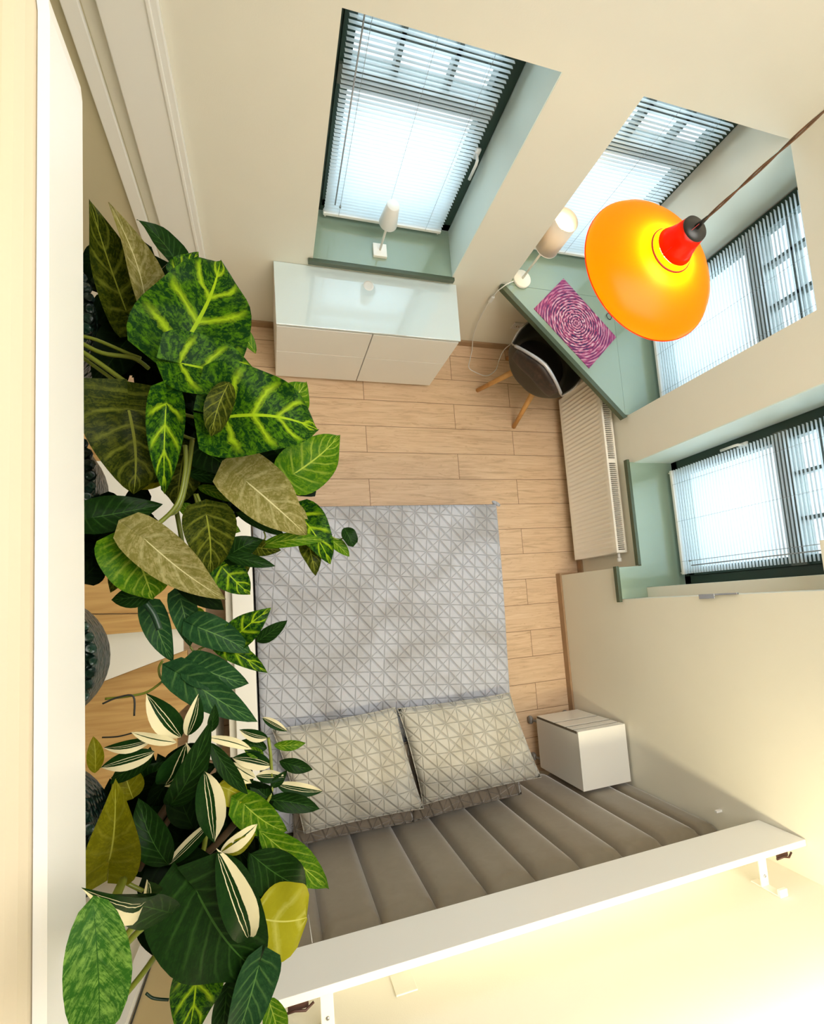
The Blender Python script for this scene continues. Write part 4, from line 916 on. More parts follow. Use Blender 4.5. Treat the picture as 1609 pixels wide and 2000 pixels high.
# tall white door casing in the north west corner
bm = nb()
box(bm, -.442, -.262, YN - .035, YN, 0, HC - .01); box(bm, -.30, -.285, YN - .041, YN - .033, 0, HC - .02)
struct('trim_5', bm, M['white'], bevel=.004)
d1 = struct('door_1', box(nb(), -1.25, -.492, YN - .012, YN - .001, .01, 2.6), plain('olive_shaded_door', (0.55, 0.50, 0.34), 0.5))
obj('door_stile', box(nb(), -.545, -.492, YN - .036, YN - .013, .01, 2.6), M['white'], d1, bevel=.004)
obj('door_rail', box(nb(), -.99, -.86, YN - .036, YN - .013, .01, 2.6), M['white'], d1, bevel=.004)

# ------------------------------------------------------------ windows and blinds
def window(name, along, c0, c1, plane, sgn):
    """along: 'x' or 'y' run; plane: coordinate of the frame's room face; sgn: +1 outwards"""
    def bx(bm, a0, a1, d0, d1, z0, z1):
        if along == 'x': box(bm, a0, a1, plane + d0, plane + d1, z0, z1)
        else: box(bm, plane + d0, plane + d1, a0, a1, z0, z1)
        return bm
    r = empty(name, (0, 0, 0)); r['kind'] = 'structure'
    fw = .055
    bm = nb(); bx(bm, c0, c0 + fw, 0, .07, ZS, ZT); bx(bm, c1 - fw, c1, 0, .07, ZS, ZT); bx(bm, c0, c1, 0, .07, ZS, ZS + fw); bx(bm, c0, c1, 0, .07, ZT - .03, ZT)
    obj('window_frame', bm, M['frame'], r, bevel=.003)
    bm = nb(); s = .022; w2 = .05
    a0, a1 = c0 + fw, c1 - fw
    bx(bm, a0, a0 + w2, -.015, .05, ZS + fw, ZT - .03); bx(bm, a1 - w2, a1, -.015, .05, ZS + fw, ZT - .03); bx(bm, a0, a1, -.015, .05, ZS + fw, ZS + fw + w2)
    obj('sash', bm, M['frame'], r, bevel=.003)
    bm = nb(); bx(bm, a0, a1, -.032, .05, 1.55, 1.635)
    obj('transom', bm, M['grey_bar'], r, bevel=.003)
    bm = nb(); bx(bm, a0, a1, -.01, .04, 1.765, 1.80)
    for t in (1 / 3, 2 / 3):
        m = a0 + (a1 - a0) * t; bx(bm, m - .010, m + .010, -.01, .04, 1.62, ZT - .03)
    obj('glazing_bar', bm, M['grey_bar'], r)
    bm = nb(); bx(bm, a0 + .01, a1 - .01, .024, .028, ZS + fw, ZT - .03); obj('pane', bm, M['glass'], r)
    return r
M['grey_bar'] = plain('grey_green_bar', (0.10, 0.115, 0.10), 0.4)
def wh(win, p, rot):
    bm = nb(); box(bm, -.013, .013, -.012, 0, -.03, .03); tube(bm, [(0, -.012, 0), (0, -.045, 0), (0, -.052, -.02), (0, -.05, -.115)], .008, 8)
    h = obj('window_handle', bm, M['white_plastic'], win, smooth=True); h.location = p; h.rotation_euler = (0, 0, rot)
W1 = window('window_1', 'x', 0.297, 1.123, YN + D, 1)
W2 = window('window_2', 'x', 1.503, XE + .01, YN + D, 1)
W3 = window('window_3', 'y', 1.14, YN - .01, XE + D, 1)
W4 = window('window_4', 'y', -.012, 0.812, XE + D, 1)
wh(W1, (1.075, YN + D - .016, 1.36), 0); wh(W4, (XE + D - .016, .755, 1.36), -PI / 2)

def blind(name, along, c0, c1, plane, label, wand=None, zb=.835):
    r = empty(name, label=label, cat='window blind', group='white slatted window blinds')
    W = .026
    def P(a, d, z): return (a, plane + d, z) if along == 'x' else (plane + d, a, z)
    bm = nb(); z = zb + .02; pitch = .0215; tilt = math.radians(15)
    while z < ZT - .03:
        rows = []
        for q in range(5):
            s = (q / 4 - .5) * W; arch = .0022 * (1 - (2 * (q / 4) - 1) ** 2)
            dd = s * math.cos(tilt); dz = -s * math.sin(tilt) + arch
            rows.append([bm.verts.new(P(c0 + (.001 if along == 'x' else .001), dd, z + dz)), bm.verts.new(P(c1, dd, z + dz))])
        for q in range(4):
            f = bm.faces.new((rows[q][0], rows[q][1], rows[q + 1][1], rows[q + 1][0])); f.smooth = True
        z += pitch
    obj('slats', bm, M['slat'], r)
    def bx(bm, a0, a1, d0, d1, z0, z1):
        if along == 'x': box(bm, a0, a1, plane + d0, plane + d1, z0, z1)
        else: box(bm, plane + d0, plane + d1, a0, a1, z0, z1)
        return bm
    obj('bottom_rail', bx(nb(), c0 - .002, c1 + .002, -.014, .014, zb - .012, zb + .008), M['white_plastic'], r, bevel=.003)
    obj('head_rail', bx(nb(), c0, c1, -.018, .018, ZT - .03, ZT - .001), M['white_plastic'], r, bevel=.002)
    bm = nb()
    for t in (.12, .5, .86):
        a = c0 + (c1 - c0) * t
        for d_ in (-.0145, .0145): tube(bm, [P(a, d_, zb), P(a, d_, ZT - .03)], .0008, 5)
    obj('ladder_cord', bm, M['grey_cord'], r)
    for a in (c0 + .01, c1 - .01):
        bm = nb(); tube(bm, [P(a, 0, zb - .012), P(a, -.004, zb - .028)], .005, 8); obj('rail_clip', bm, M['white_plastic'], r)
    if wand is not None:
        a = wand
        obj('tilt_wand', tube(nb(), [P(a, -.026, ZT - .05), P(a, -.028, .93)], .0035, 8), M['wand'], r)
        bm = nb(); tube(bm, [P(a + .03 * (1 if along == 'x' else 1), -.022, ZT - .05), P(a + .03, -.022, .93)], .001, 5); tube(bm, [P(a + .03, -.022, .93), P(a + .03, -.022, .91)], [.003, .006], 8)
        obj('pull_cord', bm, M['grey_cord'], r)
    return r
M['grey_cord'] = plain('grey_cord', (0.35, 0.37, 0.38), 0.6)
M['wand'] = plain('clear_grey_wand', (0.36, 0.37, 0.40), 0.2)
blind('window_blind', 'x', 0.362, 1.048, YN + .245, 'white slatted blind over the window behind the low dresser', .413)
blind('window_blind', 'x', 1.56, 2.235, YN + .245, 'white slatted blind behind the glowing round-based table lamp')
blind('window_blind', 'y', 1.20, 1.885, XE + .245, 'white slatted blind beside the orange pendant lamp, right of the swirl mat')
blind('window_blind', 'y', .055, .742, XE + .245, 'white slatted blind over the window nearest the radiator', .105)

# sills
def sill(name, pts, label, edge_pts=None):
    o = obj(name, prism(nb(), pts, ZS - .03, ZS), M['sill'], bevel=.002, label=label, cat='window sill')
    return o
s1 = empty('window_sill', label='sage green sill under the window behind the white dresser, a small square-based lamp on it', cat='window sill')
obj('sill_board', prism(nb(), [(.298, YN + .001), (1.127, YN + .001), (1.127, YN + D), (.298, YN + D)], ZS - .03, ZS), M['sill'], s1)
obj('sill_edge', prism(nb(), [(.272, YN - .022), (1.140, YN - .022), (1.140, YN - .001), (.272, YN - .001)], ZS - .032, ZS + .001), M['sill_edge'], s1, bevel=.002)
s4 = empty('window_sill', label='sage green stepped sill under the window beside the radiator', cat='window sill')
obj('sill_board', prism(nb(), [(2.274, .129), (2.274, .817), (XE + D, .811), (XE + D, -.011), (XE - .013, -.011), (XE - .013, -.074), (2.100, -.074), (2.100, .129)], ZS - .03, ZS), M['sill'], s4)
bm = nb(); prism(bm, [(2.252, .135), (2.252, .835), (2.273, .835), (2.273, .135)], ZS - .032, ZS + .001); prism(bm, [(2.078, -.092), (2.078, .136), (2.0985, .136), (2.0985, -.092)], ZS - .032, ZS + .001)
obj('sill_edge', bm, M['sill_edge'], s4, bevel=.002)
# corner desk: triangular worktop running onto both sills
dk = empty('corner_desk', (1.9, 1.6, 0), label='sage green corner desk top with diagonal front edge under the pendant', cat='desk')
def ch(name, bm, mat, par, **k):
    o = obj(name, bm, mat, par, **k); o.matrix_parent_inverse = Matrix.Translation(-par.location); return o
ch('desk_top', prism(nb(), [(1.475, YN - .001), (2.283, 1.141), (2.283, YN - .001)], ZS - .03, ZS + .001), M['sill'], dk)
ch('desk_top_extension', prism(nb(), [(1.504, YN + .001), (XE - .001, YN + .001), (XE - .001, YN + D), (1.504, YN + D)], ZS - .03, ZS + .001), M['sill'], dk)
ch('desk_sill_panel', prism(nb(), [(2.2845, 1.141), (XE + D, 1.141), (XE + D, YN - .005), (2.2845, YN - .005)], ZS - .03, ZS + .001), M['sill'], dk)
dx, dy = 2.283 - 1.475, 1.141 - YN; L_ = math.hypot(dx, dy); nx, ny = dy / L_, -dx / L_
ch('front_edge', prism(nb(), [(1.455 , YN - .001), (1.455 + nx * .02 + .004, YN - .001 + ny * .002 - .016), (2.283 + nx * .022, 1.128 + ny * .022), (2.300, 1.128), (2.283, 1.1395), (1.4745, YN - .001)], ZS - .034, ZS + .002), M['sill_edge'], dk)
ch('drawer_vent', box(nb(), -.14, .14, -.004, .004, -.006, .006, M=Matrix.Translation((1.93, 1.52, ZS - .05)) @ Matrix.Rotation(math.atan2(dy, dx), 4, 'Z')), M['black'], dk)
# bracing apron under the desk
ch('apron', prism(nb(), [(1.56, YN - .02), (2.25, 1.25), (2.27, 1.27), (1.59, YN - .02)], ZS - .09, ZS - .031), M['wall'], dk)

# ------------------------------------------------------------ dresser
def dresser():
    x0, x1, y0, y1, z0, z1 = .089, 1.172, 1.590, YN - .002, .035, .706
    r = empty('dresser', ((x0 + x1) / 2, (y0 + y1) / 2, 0), label='low white dresser with four push-open drawers under the window', cat='dresser')
    t = .016
    bm = nb(); box(bm, x0, x0 + t, y0 + .018, y1, z0, z1 - .012); box(bm, x1 - t, x1, y0 + .018, y1, z0, z1 - .012); box(bm, x0 + t, x1 - t, y0 + .018, y1, z0, z0 + t)
    box(bm, x0 + t, x1 - t, y1 - .008, y1, z0 + t, z1 - .012); box(bm, (x0 + x1) / 2 - .008, (x0 + x1) / 2 + .008, y0 + .019, y1 - .008, z0 + t, z1 - .012)
    box(bm, x0 + t, x1 - t, y0 + .03, y1 - .008, .371, .381)
    ch('carcass', bm, M['white'], r)
    ch('glass_top', box(nb(), x0 - .002, x1 + .002, y0 - .002, y1, z1 - .012, z1), M['white_gloss'], r, bevel=.002)
    xm = (x0 + x1) / 2
    zm = .385
    for a0, a1 in ((x0 + .001, xm - .003), (xm + .003, x1 - .001)):
        for b0, b1 in ((z0 + .002, zm - .0015), (zm + .0015, z1 - .030)):
            bm = nb(); box(bm, a0, a1, y0, y0 + .018, b0, b1)
            ch('drawer_front', bm, M['white'], r, bevel=.0015)
    for a in (x0 + .05, x1 - .05):
        for b in (y0 + .05, y1 - .05): ch('foot', box(nb(), a - .02, a + .02, b - .02, b + .02, 0, z0), M['grey_rubber'], r)
    bm = nb(); lathe(bm, [(0, .001), (.020, .001), (.024, .003), (.028, .001), (.031, .0)], (.618, 1.879, z1), 32); 
    obj('round_coaster', bm, M['white_plastic'], label='small round white disc lying on the dresser top near the sill', cat='coaster')
dresser()

# ------------------------------------------------------------ radiator
def radiator():
    xf, xb, y0, y1, z0, z1 = 2.205, 2.285, .235, 1.499, .12, .628
    r = empty('radiator', ((xf + xb) / 2, (y0 + y1) / 2, 0), label='white ribbed panel radiator on the right wall below the sills', cat='radiator')
    bm = nb()
    # ribbed front panel
    n = 38; prof = []
    for i in range(n * 6 + 1):
        t = i / (n * 6); yy = y0 + .03 + (y1 - y0 - .06) * t
        ph = (t * n) % 1.0
        h = .5 - .5 * math.cos(2 * PI * ph); prof.append((yy, h))
    zs_ = [z0 + .0, z0 + .035, z0 + .055, z1 - .055, z1 - .035, z1]
    am = [0, 0, 1, 1, 0, 0]
    grid = [[bm.verts.new((xf - .0 + .0105 * am[k] * (1 - h) , yy, zs_[k])) for (yy, h) in [(y0, 1)] + prof + [(y1, 1)]] for k in range(6)]
    for k in range(5):
        for i in range(len(grid[0]) - 1):
            f = bm.faces.new((grid[k][i], grid[k][i + 1], grid[k + 1][i + 1], grid[k + 1][i])); f.smooth = True
    box(bm, xf + .010, xf + .014, y0, y1, z0, z1); 
    ch('front_panel', bm, M['white_metal'], r)
    bm = nb(); box(bm, xb - .012, xb, y0, y1, z0, z1); box(bm, xf, xb, y0 - .002, y0 + .003, z0, z1); box(bm, xf, xb, y1 - .003, y1 + .002, z0, z1)
    ch('side_panels', bm, M['white_metal'], r)
    bm = nb(); box(bm, xf - .001, xf + .014, y0, y1, z1 - .004, z1 + .004); box(bm, xb - .010, xb + .001, y0, y1, z1 - .004, z1 + .004)
    m = 92
    for i in range(m + 1):
        yy = y0 + (y1 - y0) * i / m
        hw = .012 if i in (0, 46, m) else .0022
        box(bm, xf + .014, xb - .010, yy - hw if i else yy, yy + hw if i < m else yy, z1 - .003, z1 + .001)
    ch('top_grille', bm, M['white_metal'], r)
    ch('fins', box(nb(), xf + .03, xb - .03, y0 + .02, y1 - .02, z0 + .02, z1 - .06), M['black'], r)
    for yy in (.42, 1.33): ch('wall_bracket', box(nb(), xb + .0005, XE - .0005, yy - .02, yy + .02, z0 + .1, z1 - .04), M['white_metal'], r)
    bm = nb(); tube(bm, [(2.25, y0 - .003, z1 - .04), (2.25, y0 - .035, z1 - .04)], .009, 12); tube(bm, [(2.25, y0 - .035, z1 - .04), (2.25, y0 - .06, z1 - .04)], .014, 12)
    ch('valve', bm, M['white_plastic'], r)
radiator()
# ------------------------------------------------------------ bed
def grid_cloth(bm, nx_, ny_, fn):
    g = [[bm.verts.new(fn(i / nx_, j / ny_)) for i in range(nx_ + 1)] for j in range(ny_ + 1)]
    for j in range(ny_):
        for i in range(nx_):
            f = bm.faces.new((g[j][i], g[j][i + 1], g[j + 1][i + 1], g[j + 1][i])); f.smooth = True
    return g
def bed():
    x0, x1, y0, y1 = -.088, 1.425, -1.20, .612
    r = empty('bed', ((x0 + x1) / 2, (y0 + y1) / 2, 0), label='double bed with low dark box base against the channelled headboard', cat='bed')
    ch('bed_base', box(nb(), x0 + .04, x1 - .06, y0 + .02, y1 - .06, .04, .26), M['velvet'], r, bevel=.01)
    ch('mattress', box(nb(), x0 + .02, x1 - .035, y0 + .02, y1 - .03, .261, .470), M['white_plastic'], r, bevel=.03, bseg=3)
    for a in (x0 + .1, x1 - .15):
        for b in (y0 + .1, y1 - .15): ch('leg', box(nb(), a, a + .05, b, b + .05, 0, .04), M['black'], r)
    # quilted bedspread draping over the sides
    bm = nb(); rn = random.Random(5)
    ph = [rn.uniform(0, 6) for _ in range(8)]
    def fn(u, v):
        # perimeter parameterisation: s in -1..1 of top plus drop
        def ax(t, lo, hi, dlo, dhi, rad=.035):
            n = t
            full = (hi - lo) + dlo + dhi
            s = n * full - dlo
            if s < 0: return lo + 0.0, s, -1
            if s > (hi - lo): return hi, (hi - lo) - s, 1
            return lo + s, 0.0, 0
        X, dzx, sx_ = ax(u, x0 + .008, x1, .03, .24)
        Y, dzy, sy_ = ax(v, y0 + .04, y1, .0, .24)
        z = .500 + .004 * math.sin(5 * X + ph[0]) * math.sin(4 * Y + ph[1])
        d = min(dzx, dzy)
        ex = x1 - X; ey = y1 - Y
        rr = .03
        if sx_ == 0 and ex < rr: z -= rr - math.sqrt(max(0, rr * rr - (rr - ex) ** 2))
        if sy_ == 0 and ey < rr: z -= rr - math.sqrt(max(0, rr * rr - (rr - ey) ** 2))
        if d < 0:
            z = .470 + dzx + dzy
            if sx_ == 1: X = x1 + .0 - .05 * dzx * 0 - .010 + .008 * math.sin(Y * 9 + ph[2]) * (-dzx) / .24
            if sy_ == 1: Y = y1 - .010 + .010 * math.sin(X * 8 + ph[3]) * (-dzy) / .24
            if sx_ == 1 and sy_ == 1:
                a = .012; X += a; Y += a
                z = .470 + min(dzx, dzy) - .3 * abs(dzx - dzy)
        # slight bow of the right side towards the foot
        X += (.012 * math.sin(Y * 2.1 + .6)) * max(0, (X - .7) / .7)
        return (X, Y, max(z, .2))
    grid_cloth(bm, 74, 88, fn)
    sp = obj('bedspread', bm, M['quilt'], smooth=True, label='grey quilted velvet bedspread with a diamond stitch covering the bed', cat='bedspread')
    so = sp.modifiers.new('thick', 'SOLIDIFY'); so.thickness = .008; so.offset = -1
    # turned-up corner at the foot
    bm = nb(); bmesh.ops.create_uvsphere(bm, u_segments=16, v_segments=10, radius=1, matrix=Matrix.Translation((1.43, .612, .462)) @ Matrix.Rotation(-.6, 4, 'Z') @ Matrix.Rotation(-.2, 4, 'Y') @ Matrix.Diagonal((.032, .014, .012, 1)))
    c = obj('folded_corner', bm, M['quilt'], sp, smooth=True)
bed()

def cushion(name, corners, thick, mat, label, cat, seed=0, power=.38, wr=.006, parts=True, group=None):
    """corners: four 3D points (front-left, front-right, back-right, back-left)"""
    c = [Vector(p) for p in corners]; ctr = sum(c, Vector()) / 4
    nrm = (c[1] - c[0]).cross(c[3] - c[0]).normalized()
    rn = random.Random(seed); p = [rn.uniform(0, 6.28) for _ in range(8)]
    root = empty(name, ctr, label=label, cat=cat, group='silver quilted pillows on the bed' if cat == 'pillow' else 'taupe cushions under the pillows')
    bm = nb(); n = 30
    sheets = []
    for sgn in (1, -1):
        g = []
        for j in range(n + 1):
            row = []
            for i in range(n + 1):
                u, v = i / n, j / n
                a = (c[0] * (1 - u) + c[1] * u) * (1 - v) + (c[3] * (1 - u) + c[2] * u) * v
                e = (4 * u * (1 - u)) * (4 * v * (1 - v))
                h = thick * .5 * e ** power
                # pinch the sides inwards, leaving corner ears
                pin = .035
                a = a + (ctr - a) * pin * (1 - (abs(2 * u - 1) ** 3) * (abs(2 * v - 1) ** 3)) * (1 if max(abs(2 * u - 1), abs(2 * v - 1)) > .9 else .4)
                wv = wr * math.sin(u * 22 + p[0] + 3 * v) * max(0, 1 - 3 * min(v, 1 - v)) + wr * math.sin(v * 17 + p[1]) * max(0, 1 - 4 * min(u, 1 - u)) + wr * .7 * math.sin(9 * u + 5 * v + p[2])
                row.append(a - ctr + nrm * (sgn * h + (wv if sgn > 0 else -wv * .3) * min(1, e * 6)))
            g.append(row)
        sheets.append(g)
    vt = [[bm.verts.new(sheets[0][j][i]) for i in range(n + 1)] for j in range(n + 1)]
    vb = [[vt[j][i] if i in (0, n) or j in (0, n) else bm.verts.new(sheets[1][j][i]) for i in range(n + 1)] for j in range(n + 1)]
    for j in range(n):
        for i in range(n):
            f = bm.faces.new((vt[j][i], vt[j][i + 1], vt[j + 1][i + 1], vt[j + 1][i])); f.smooth = True
            f = bm.faces.new((vb[j][i], vb[j + 1][i], vb[j + 1][i + 1], vb[j][i + 1])); f.smooth = True
    cov = obj('cushion_cover', bm, mat, root)
    bm = nb(); loop = [sheets[0][0][i] for i in range(0, n + 1, 2)] + [sheets[0][j][n] for j in range(2, n + 1, 2)] + [sheets[0][n][i] for i in range(n - 2, -1, -2)] + [sheets[0][j][0] for j in range(n - 2, -1, -2)]
    tube(bm, loop, .003, 6); obj('piping', bm, mat, cov)
    return root
zf, zb_ = .560, .660
cushion('pillow', [(.745, -1.10, .655), (1.475, -1.08, .66), (1.355, -.585, .58), (.655, -.585, .575)], .165, M['quilt_pillow'], 'silver quilted pillow on the bed, right one of the pair, nearest the nightstand', 'pillow', 3)
cushion('pillow', [(.115, -1.12, .655), (.745, -1.115, .665), (.640, -.575, .585), (-.02, -.60, .575)], .165, M['quilt_pillow'], 'silver quilted pillow on the bed, left one of the pair, nearest the hanging leaves', 'pillow', 8)
cushion('bed_cushion', [(.06, -1.22, .535), (.72, -1.225, .54), (.72, -.78, .555), (.06, -.78, .555)], .10, M['quilt_dark'], 'taupe quilted cushion lying under the left silver pillow', 'cushion', 11)
cushion('bed_cushion', [(.70, -1.225, .54), (1.395, -1.20, .54), (1.39, -.78, .555), (.70, -.78, .555)], .10, M['quilt_dark'], 'taupe quilted cushion lying under the right silver pillow', 'cushion', 12)

# ------------------------------------------------------------ headboard of upholstered channels
hb = empty('headboard', (1.0, -1.265, 0), label='wide taupe velvet wall headboard of padded upright channels', cat='headboard')
def channel(x0, x1, z0, z1, yb, yf):
    bm = nb(); n = 12; m = 30
    g = []
    for j in range(m + 1):
        v = j / m; z = z0 + (z1 - z0) * v
        row = []
        for i in range(n + 1):
            u = i / n; x = x0 + (x1 - x0) * u
            bul = (1 - abs(2 * u - 1) ** 4.5) ** .55
            ev = (1 - abs(2 * v - 1) ** 26) ** .6
            row.append(bm.verts.new((x, yb + .012 + (yf - yb - .012) * bul * ev, z)))
        g.append(row)
    for j in range(m):
        for i in range(n):
            f = bm.faces.new((g[j][i + 1], g[j][i], g[j + 1][i], g[j + 1][i + 1])); f.smooth = True
    return bm
xs_ = [-.325 + .2325 * k for k in range(10)] + [2.0005, 2.109]
for a, b in zip(xs_, xs_[1:]):
    if b - a > .02: ch('channel', channel(a, b, .14, 1.335, YS + .001, -1.232), M['velvet'], hb)
ch('backing_panel', box(nb(), xs_[0], 2.109, YS + .0005, YS + .012, .14, 1.33), M['velvet'], hb)

# ------------------------------------------------------------ long white cove board on brackets
M['clip'] = plain('dark_clip', (0.06, 0.02, 0.012), 0.5)
cb = empty('cove_board', (1.05, -1.13, 1.575), label='long white board held off the south wall above the headboard on brackets', cat='wall board')
ch('board', box(nb(), -.10, 2.106, -1.146, -1.12, 1.575, 1.801), M['white'], cb, bevel=.002)
ch('board_light_block', box(nb(), -.10, 2.106, YS + .0008, -1.1465, 1.576, 1.584), M['white'], cb)  # unseen ledge added to stop strip light falling behind the board
for xx in (.115, 1.905):
    b_ = ch('bracket', (lambda bm: (box(bm, xx - .02, xx + .02, YS + .0005, -1.1465, 1.748, 1.756), box(bm, xx - .02, xx + .02, YS + .0005, YS + .006, 1.70, 1.84), box(bm, xx - .02, xx + .02, YS + .006, YS + .03, 1.825, 1.84), bm)[-1])(nb()), M['white_metal'], cb, bevel=.002)
    obj('screw', lathe(nb(), [(0, .004), (.005, .003), (.006, 0)], (xx, YS + .045, 1.757), 12), M['chrome'], b_)
for xx in (.03, 1.985):
    bm = nb(); box(bm, xx - .03, xx + .03, -1.172, -1.147, 1.780, 1.786); tube(bm, [(xx - .04, -1.170, 1.79), (xx - .01, -1.162, 1.80), (xx + .02, -1.172, 1.797), (xx + .045, -1.16, 1.79)], .004, 6)
    ch('cable_clip', bm, M['clip'], cb)
ch('hanging_thread', tube(nb(), [(.088, -1.118, 1.575), (.086, -1.118, 1.40)], .0012, 5), M['white_plastic'], cb)
obj('wall_plate', box(nb(), .340, .415, YS + .0005, YS + .006, 1.60, 1.70), M['wall'], label='blank square cover plate on the wall behind the white board', cat='wall plate', bevel=.002)

# ------------------------------------------------------------ nightstand
M['gap'] = plain('gap_shade_brown', (0.16, 0.13, 0.09), 0.7)
ns = empty('nightstand', (1.92, -1.03, 0), label='small white nightstand on castors between bed and right wall', cat='nightstand')
x0, x1, y0, y1, z0, z1 = 1.752, 2.094, -1.213, -.860, .125, .665
bm = nb(); box(bm, x0, x0 + .016, y0, y1 - .018, z0, z1 - .017); box(bm, x1 - .016, x1, y0, y1 - .018, z0, z1 - .017); box(bm, x0 + .016, x1 - .016, y0, y0 + .01, z0, z1 - .017); box(bm, x0 + .016, x1 - .016, y0 + .01, y1 - .018, z0, z0 + .016)
ch('carcass', bm, M['white'], ns, bevel=.001)
ch('top_panel', box(nb(), x0 - .002, x1 + .002, y0, y1, z1 - .016, z1), M['white'], ns, bevel=.002)
for b0, b1 in ((z0 + .004, z0 + .245), (z0 + .262, z0 + .385), (z0 + .402, z0 + .470), (z0 + .484, z1 - .020)):
    ch('drawer_front', box(nb(), x0 + .002, x1 - .002, y1 - .002, y1 + .001, b0, b1), M['white'], ns, bevel=.002)
ch('gap_shade_panel', box(nb(), x0 + .004, x1 - .004, y1 - .0165, y1 - .003, z0 + .006, z1 - .022), M['gap'], ns)  # brown panel just behind the fronts, shade of the gaps as colour
for a in (x0 - .0, x1 - .05):
    for b in (y0 + .05, y1 - .045):
        bm = nb(); lathe(bm, [(0, -.012), (.026, -.012), (.029, -.006), (.029, .006), (.026, .012), (0, .012)], (0, 0, 0), 24)
        bmesh.ops.transform(bm, matrix=Matrix.Translation((a, b, .030)) @ Matrix.Rotation(PI / 2, 4, 'Y'), verts=bm.verts)
        tube(bm, [(a + .0, b, .03), (a + .012, b, .09), (a + .022, b, z0)], .009, 8)
        ch('castor', bm, M['grey_rubber'], ns)

# ------------------------------------------------------------ chair
def chair():
    cx, cy, rz = 1.850, 1.590, math.radians(-45)     # local +y is the way the chair faces
    r = empty('desk_chair', (cx, cy, 0), rz, label='bucket desk chair in dark worn leather on four splayed wooden legs', cat='chair')
    # shell: polar surface around the seat
    def rim(t):   # t angle; returns (radius, height) ; t = -90deg is the back
        s = math.sin(t)
        back = max(0, -s)
        hgt = .465 + .40 * back ** 1.6 if back > 0 else .465
        arm = math.exp(-((abs(math.cos(t)) - 1) / .22) ** 2)
        hgt = max(hgt, .465 + .17 * arm)
        rad = .235 + .03 * abs(math.cos(t))
        return rad, hgt
    def surf(q, t, off=0):
        rad, hgt = rim(t)
        s = math.sin(t)
        floor_r = .8
        if q < floor_r:
            k = q / floor_r; rr = rad * .86 * k; z = .430 + .018 * k ** 3 + .004 * math.cos(3 * t) * k
        else:
            k = (q - floor_r) / (1 - floor_r)
            rr = rad * (.86 + .14 * math.sin(k * PI / 2)) + .035 * k * max(0, -s)
            z = .448 + (hgt - .448) * k ** 1.25
        return Vector((rr * math.cos(t), rr * math.sin(t), z - off))
    bm = nb(); nt, nq = 64, 20
    g = []
    qs = [i / 10 * .8 for i in range(11)] + [.8 + .2 * (i + 1) / 12 for i in range(12)]
    for q in qs:
        g.append([bm.verts.new(surf(max(q, .001), 2 * PI * i / nt)) for i in range(nt)])
    for a, b in zip(g, g[1:]):
        for i in range(nt):
            f = bm.faces.new((a[i], a[(i + 1) % nt], b[(i + 1) % nt], b[i])); f.smooth = True
    bm.faces.new(g[0][::-1])
    sh = obj('seat_shell', bm, M['shell'], r, smooth=True); so = sh.modifiers.new('t', 'SOLIDIFY'); so.thickness = .012; so.offset = -1
    bm = nb(); tube(bm, [surf(1, 2 * PI * i / nt) for i in range(nt + 1)], .006, 8, cap=False); obj('shell_piping', bm, M['silver_dark'], sh)
    # padded back rest with bright upper edge, on the outside of the shell back
    bm = nb(); n, m = 24, 12; g = []
    for j in range(m + 1):
        row = []
        for i in range(n + 1):
            t = math.radians(-90 - 40 + 80 * i / n); v = j / m
            p = surf(.925 + .075 * v, t); out = Vector((math.cos(t), math.sin(t), 0))
            e = (1 - abs(2 * i / n - 1) ** 4) * (1 - abs(2 * v - 1) ** 4)
            row.append(bm.verts.new(p + out * (.016 + .030 * max(0, e) ** .5)))
        g.append(row)
    for j in range(m):
        for i in range(n):
            f = bm.faces.new((g[j][i], g[j][i + 1], g[j + 1][i + 1], g[j + 1][i])); f.smooth = True
    bp_ = obj('back_cushion', bm, M['leather'], r, smooth=True); so = bp_.modifiers.new('t', 'SOLIDIFY'); so.thickness = .02; so.offset = -1
    bm = nb(); tube(bm, [surf(1, math.radians(-90 - 46 + 92 * i / 24)) + Vector((math.cos(math.radians(-136 + 92 * i / 24)), math.sin(math.radians(-136 + 92 * i / 24)), 0)) * .012 + Vector((0, 0, .006)) for i in range(25)], .011, 8)
    obj('back_trim', bm, M['silver'], bp_)
    bm = nb(); lathe(bm, [(0, .020), (.15, .022), (.19, .015), (.205, .002), (.19, -.006), (0, -.008)], (0, .01, .442), 40); obj('seat_pad', bm, M['leather_black'], r, smooth=True)
    bm = nb(); box(bm, -.12, .12, -.015, .015, .395, .415); box(bm, -.015, .015, -.12, .12, .395, .415); lathe(bm, [(0, .02), (.10, .018), (.10, 0), (0, 0)], (0, 0, .400), 24); obj('seat_frame', bm, M['black'], r)
    for k in range(4):
        a = math.radians(45 + 90 * k); d = Vector((math.cos(a), math.sin(a), 0))
        bm = nb(); tube(bm, [d * .125 + Vector((0, 0, .405)), d * .282 + Vector((0, 0, .004))], [.022, .0155], 14)
        obj('leg', bm, M['leg_wood'], r)
M['silver_dark'] = plain('dull_piping', (0.30, 0.26, 0.21), 0.4)
M['leather_black'] = plain('black_leather_seat', (0.012, 0.009, 0.008), 0.4, var=0.3, scale=20)
chair()

